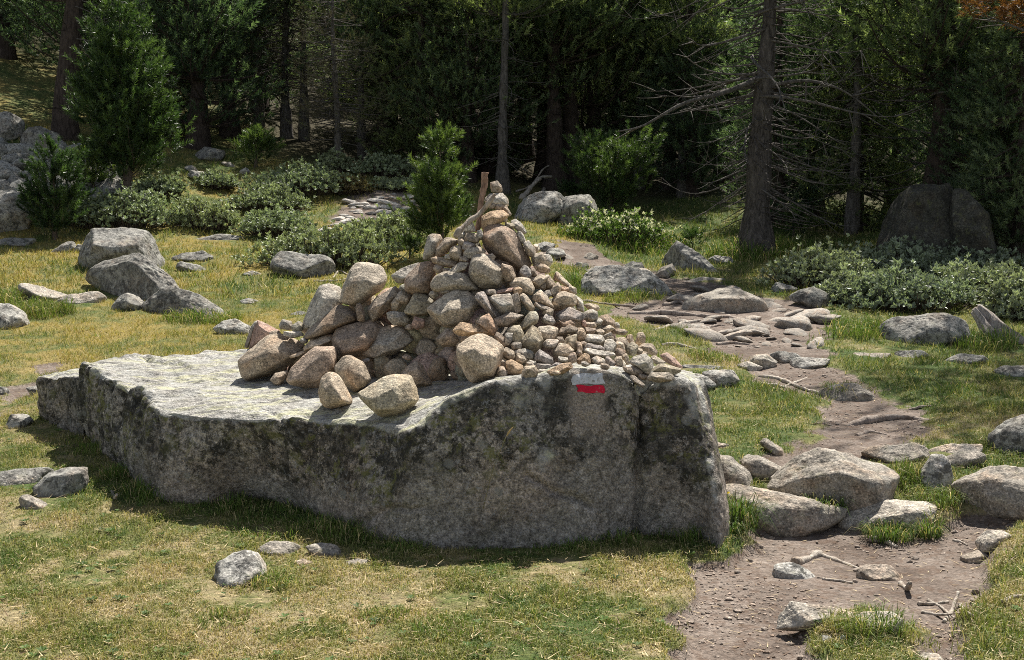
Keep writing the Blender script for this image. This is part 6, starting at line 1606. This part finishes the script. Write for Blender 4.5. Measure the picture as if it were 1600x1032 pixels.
def build_tussocks(rng):
    m_ = leaf_mat('tussock_blades', None, .35, .55, .25)
    for u, v, y, r, L, lab in [(1288, 800, 6.28, .13, .10, 'drooping grass tussock over the dark hollow of the low rock'), (1390, 838, 6.02, .15, .085, 'grass tussock in front of the whale-backed rock'),
                           (1155, 822, 5.98, .10, .17, 'tall grass tussock with the yellow flower beside the boulder\'s end'), (1138, 845, 5.85, .07, .13, 'lower grass tussock hugging the boulder\'s foot'),
                           (1425, 765, 6.75, .15, .13, 'grass tussock behind the largest humped rock of the rock step'), (1505, 800, 6.3, .15, .14, 'dark grass tussock under the overhanging boulder'),
                           (1318, 618, 8.7, .16, .11, 'round grass tussock growing on the low sandy rock'), (1452, 838, 6.0, .07, .10, 'small grass tussock at the whale-backed rock\'s outer end'), (1092, 862, 5.58, .07, .06, 'small grass tussock at the boulder\'s outer foot')]:
        c = at(u, v, y); n = int(330 * (r / .13)); a = rng.uniform(0, 2 * math.pi, n); rr = r * np.sqrt(rng.random(n)) * .8
        P0 = np.stack([rr * np.cos(a), rr * np.sin(a) * .7, -.03 + .03 * rng.random(n)], 1)
        b = a + rng.normal(size=n) * .7; o = np.stack([np.cos(b), np.sin(b), np.zeros(n)], 1); s = np.stack([-np.sin(b), np.cos(b), np.zeros(n)], 1) * .0022
        l = (L * rng.uniform(.6, 1.35, n))[:, None]; k = (rng.uniform(.2, 1.1, n) * (.4 + rr / r))[:, None]; z = np.array([0, 0, 1.0])
        p1 = P0 + z * l * .5 + o * l * .18 * k; p2 = P0 + z * l * (.85 - .2 * k) + o * l * .5 * k; p3 = P0 + z * l * (.95 - .75 * k) + o * l * .95 * k
        V = np.stack([P0 - s, P0 + s, p1 + s, p1 - s, p2 + s * .7, p2 - s * .7, p3], 1).reshape(-1, 3); i = np.arange(n)[:, None] * 7
        T = np.concatenate([i + np.array(t) for t in ([0, 1, 2], [0, 2, 3], [3, 2, 4], [3, 4, 5], [5, 4, 6])])
        col = np.where(rng.random((n, 1)) < .25, np.array([.38, .31, .15]), np.array([.10, .15, .035])) * rng.uniform(.7, 1.4, (n, 1))
        o_ = link('grass_tussock', mk_mesh('grass_tussock', V, [T], [m_], False, None, {'Col': np.repeat(col, 7, 0)}), None, c)
        tag(o_, lab, 'grass tussock', 'grass tussocks among the path rocks')

def build_small(rng):
    # dry stalks in the boulder's shade and the yellow flower by its end
    st = leaf_mat('dry_stalk', (.36, .28, .15), .2, .7, .2, False)
    for i, (px, lab) in enumerate([([(466, 851, 6.05), (478, 828, 6.06), (497, 790, 6.08)], 'slanting dry grass stalk before the boulder near the half-buried stone'),
                      ([(510, 862, 5.95), (511, 838, 5.95), (514, 798, 5.96)], 'upright dry grass stalk before the boulder\'s undercut'),
                      ([(530, 870, 5.9), (531, 855, 5.9), (532, 835, 5.9)], 'short dry stalk at the edge of the boulder\'s shadow'),
                      ([(755, 795, 5.55), (770, 735, 5.55), (792, 680, 5.55)], 'tall thin grass stalk with a nodding head before the boulder\'s face')]):
        P = smooth_path([at(*q) for q in px], 10); c = P[0]; V, Q, T = tube(P - c, np.linspace(.0022, .0012, 10), 5)
        root = thing('grass_stalk', tuple(c), lab, 'grass stalk', 'dry grass stalks'); link('stem', mk_mesh('stem', V, [Q, T], [st]), root)
        e = P[-1] - c; d = unit(P[-1] - P[-2]); h = [e + d * t + np.array([.010 * (t / .04) ** 2, 0, -.004]) for t in np.linspace(0, .045, 6)]
        V, Q, T = tube(h, [.002, .0045, .005, .004, .003, .001], 6); link('seed_head', mk_mesh('seed_head', V, [Q, T], [st]), root)
    q = hit(1138, 815); top = at(1136, 772, q[1]); base = top - np.array([0, 0, .12])
    root = thing('yellow_flower', tuple(base), 'single yellow flower in the green tuft beside the boulder\'s end', 'flower')
    gm = leaf_mat('flower_stem', (.10, .16, .04), .2, .6, .2, False); ym = leaf_mat('yellow_petals', (.80, .58, .02), .3, .5, .2, False)
    V, Q, T = tube(np.array([[0, 0, 0], [.004, 0, .06], [0, 0, .12]]), [.003, .0025, .002], 5); link('stem', mk_mesh('stem', V, [Q, T], [gm]), root)
    mb = MB()
    for ring, (nr_, L, z) in enumerate([(16, .019, .5), (12, .014, .9), (8, .008, 1.6)]):
        for k in range(nr_):
            a = k * 2 * math.pi / nr_ + ring; o = np.array([math.cos(a), math.sin(a), 0]); s = np.array([-o[1], o[0], 0]); t = unit(o + [0, -.4, z]) * L
            b = np.array([0, 0, .12]); mb.add([b - s * .001, b + t * .6 - s * .003, b + t, b + t * .6 + s * .003], None, [[0, 1, 2, 3]])
    link('flower_head', mb.mesh('flower_head', [ym], False), root)
# ================================================================ camera, light, assembly
def build_light():
    az, el = math.radians(20), math.radians(55)      # the sun stands behind the clearing, a little to the right
    w = bpy.data.worlds.new('World'); SC.world = w; w.use_nodes = True
    nt = w.node_tree; nt.nodes.clear()
    sky = nt.nodes.new('ShaderNodeTexSky'); sky.sky_type = 'NISHITA'; sky.sun_disc = False
    sky.sun_elevation = el; sky.sun_rotation = az; sky.altitude = 1900
    bg = nt.nodes.new('ShaderNodeBackground'); bg.inputs['Strength'].default_value = SKY
    out = nt.nodes.new('ShaderNodeOutputWorld'); hs = nt.nodes.new('ShaderNodeHueSaturation'); hs.inputs['Saturation'].default_value = 0.5
    nt.links.new(sky.outputs[0], hs.inputs['Color']); nt.links.new(hs.outputs[0], bg.inputs[0]); nt.links.new(bg.outputs[0], out.inputs[0])
    L = bpy.data.lights.new('sun', 'SUN'); L.energy = SUN; L.angle = math.radians(0.53); L.color = (1.0, 0.95, 0.87)
    o = bpy.data.objects.new('sun', L); COL.objects.link(o)
    s = Vector((math.sin(az) * math.cos(el), math.cos(az) * math.cos(el), math.sin(el)))
    o.rotation_euler = s.to_track_quat('Z', 'Y').to_euler(); o.location = (3, 8, 20)

def build_camera():
    cd = bpy.data.cameras.new('camera'); cd.sensor_fit = 'HORIZONTAL'; cd.sensor_width = 36.0; cd.lens = F_PX / 1600.0 * 36.0
    cd.clip_start = 0.05; cd.clip_end = 400
    o = bpy.data.objects.new('camera', cd); COL.objects.link(o)
    o.location = tuple(CAM); o.rotation_euler = (math.radians(90) - PITCH, 0, 0)
    SC.camera = o

SKY, SUN = 0.072, 5.0
import time as _t
_t0 = _t.time()
def step(s):
    print(f'[{_t.time() - _t0:.1f}s] {s}', flush=True)
build_camera(); build_light(); step('light')
build_ground(); step('ground')
build_boulder(); step('boulder')
build_cairn(np.random.default_rng(7)); step('cairn')
build_rocks(np.random.default_rng(11)); step('rocks')
build_wood(np.random.default_rng(13)); step('wood')
build_shrubs(np.random.default_rng(17)); step('shrubs')
build_saplings(np.random.default_rng(19)); step('saplings')
build_forest(np.random.default_rng(23)); step('forest')
build_grass(np.random.default_rng(29)); step('grass')
build_gravel(np.random.default_rng(41))
build_tussocks(np.random.default_rng(37))
build_small(np.random.default_rng(31)); step('small')
vs = SC.view_settings
vs.view_transform = 'Standard'; vs.look = 'None'; vs.exposure = 0.95; vs.gamma = 1.0; vs.use_curve_mapping = False
SC.cycles.max_bounces = 6; SC.cycles.diffuse_bounces = 3; SC.cycles.glossy_bounces = 2; SC.cycles.transmission_bounces = 3; SC.cycles.transparent_max_bounces = 4
SC.cycles.caustics_reflective = False; SC.cycles.caustics_refractive = False; SC.cycles.sample_clamp_indirect = 3.0; SC.cycles.sample_clamp_direct = 8.0
SC.cycles.use_denoising = False; SC.cycles.pixel_filter_type = 'BLACKMAN_HARRIS'; SC.cycles.filter_width = 0.95
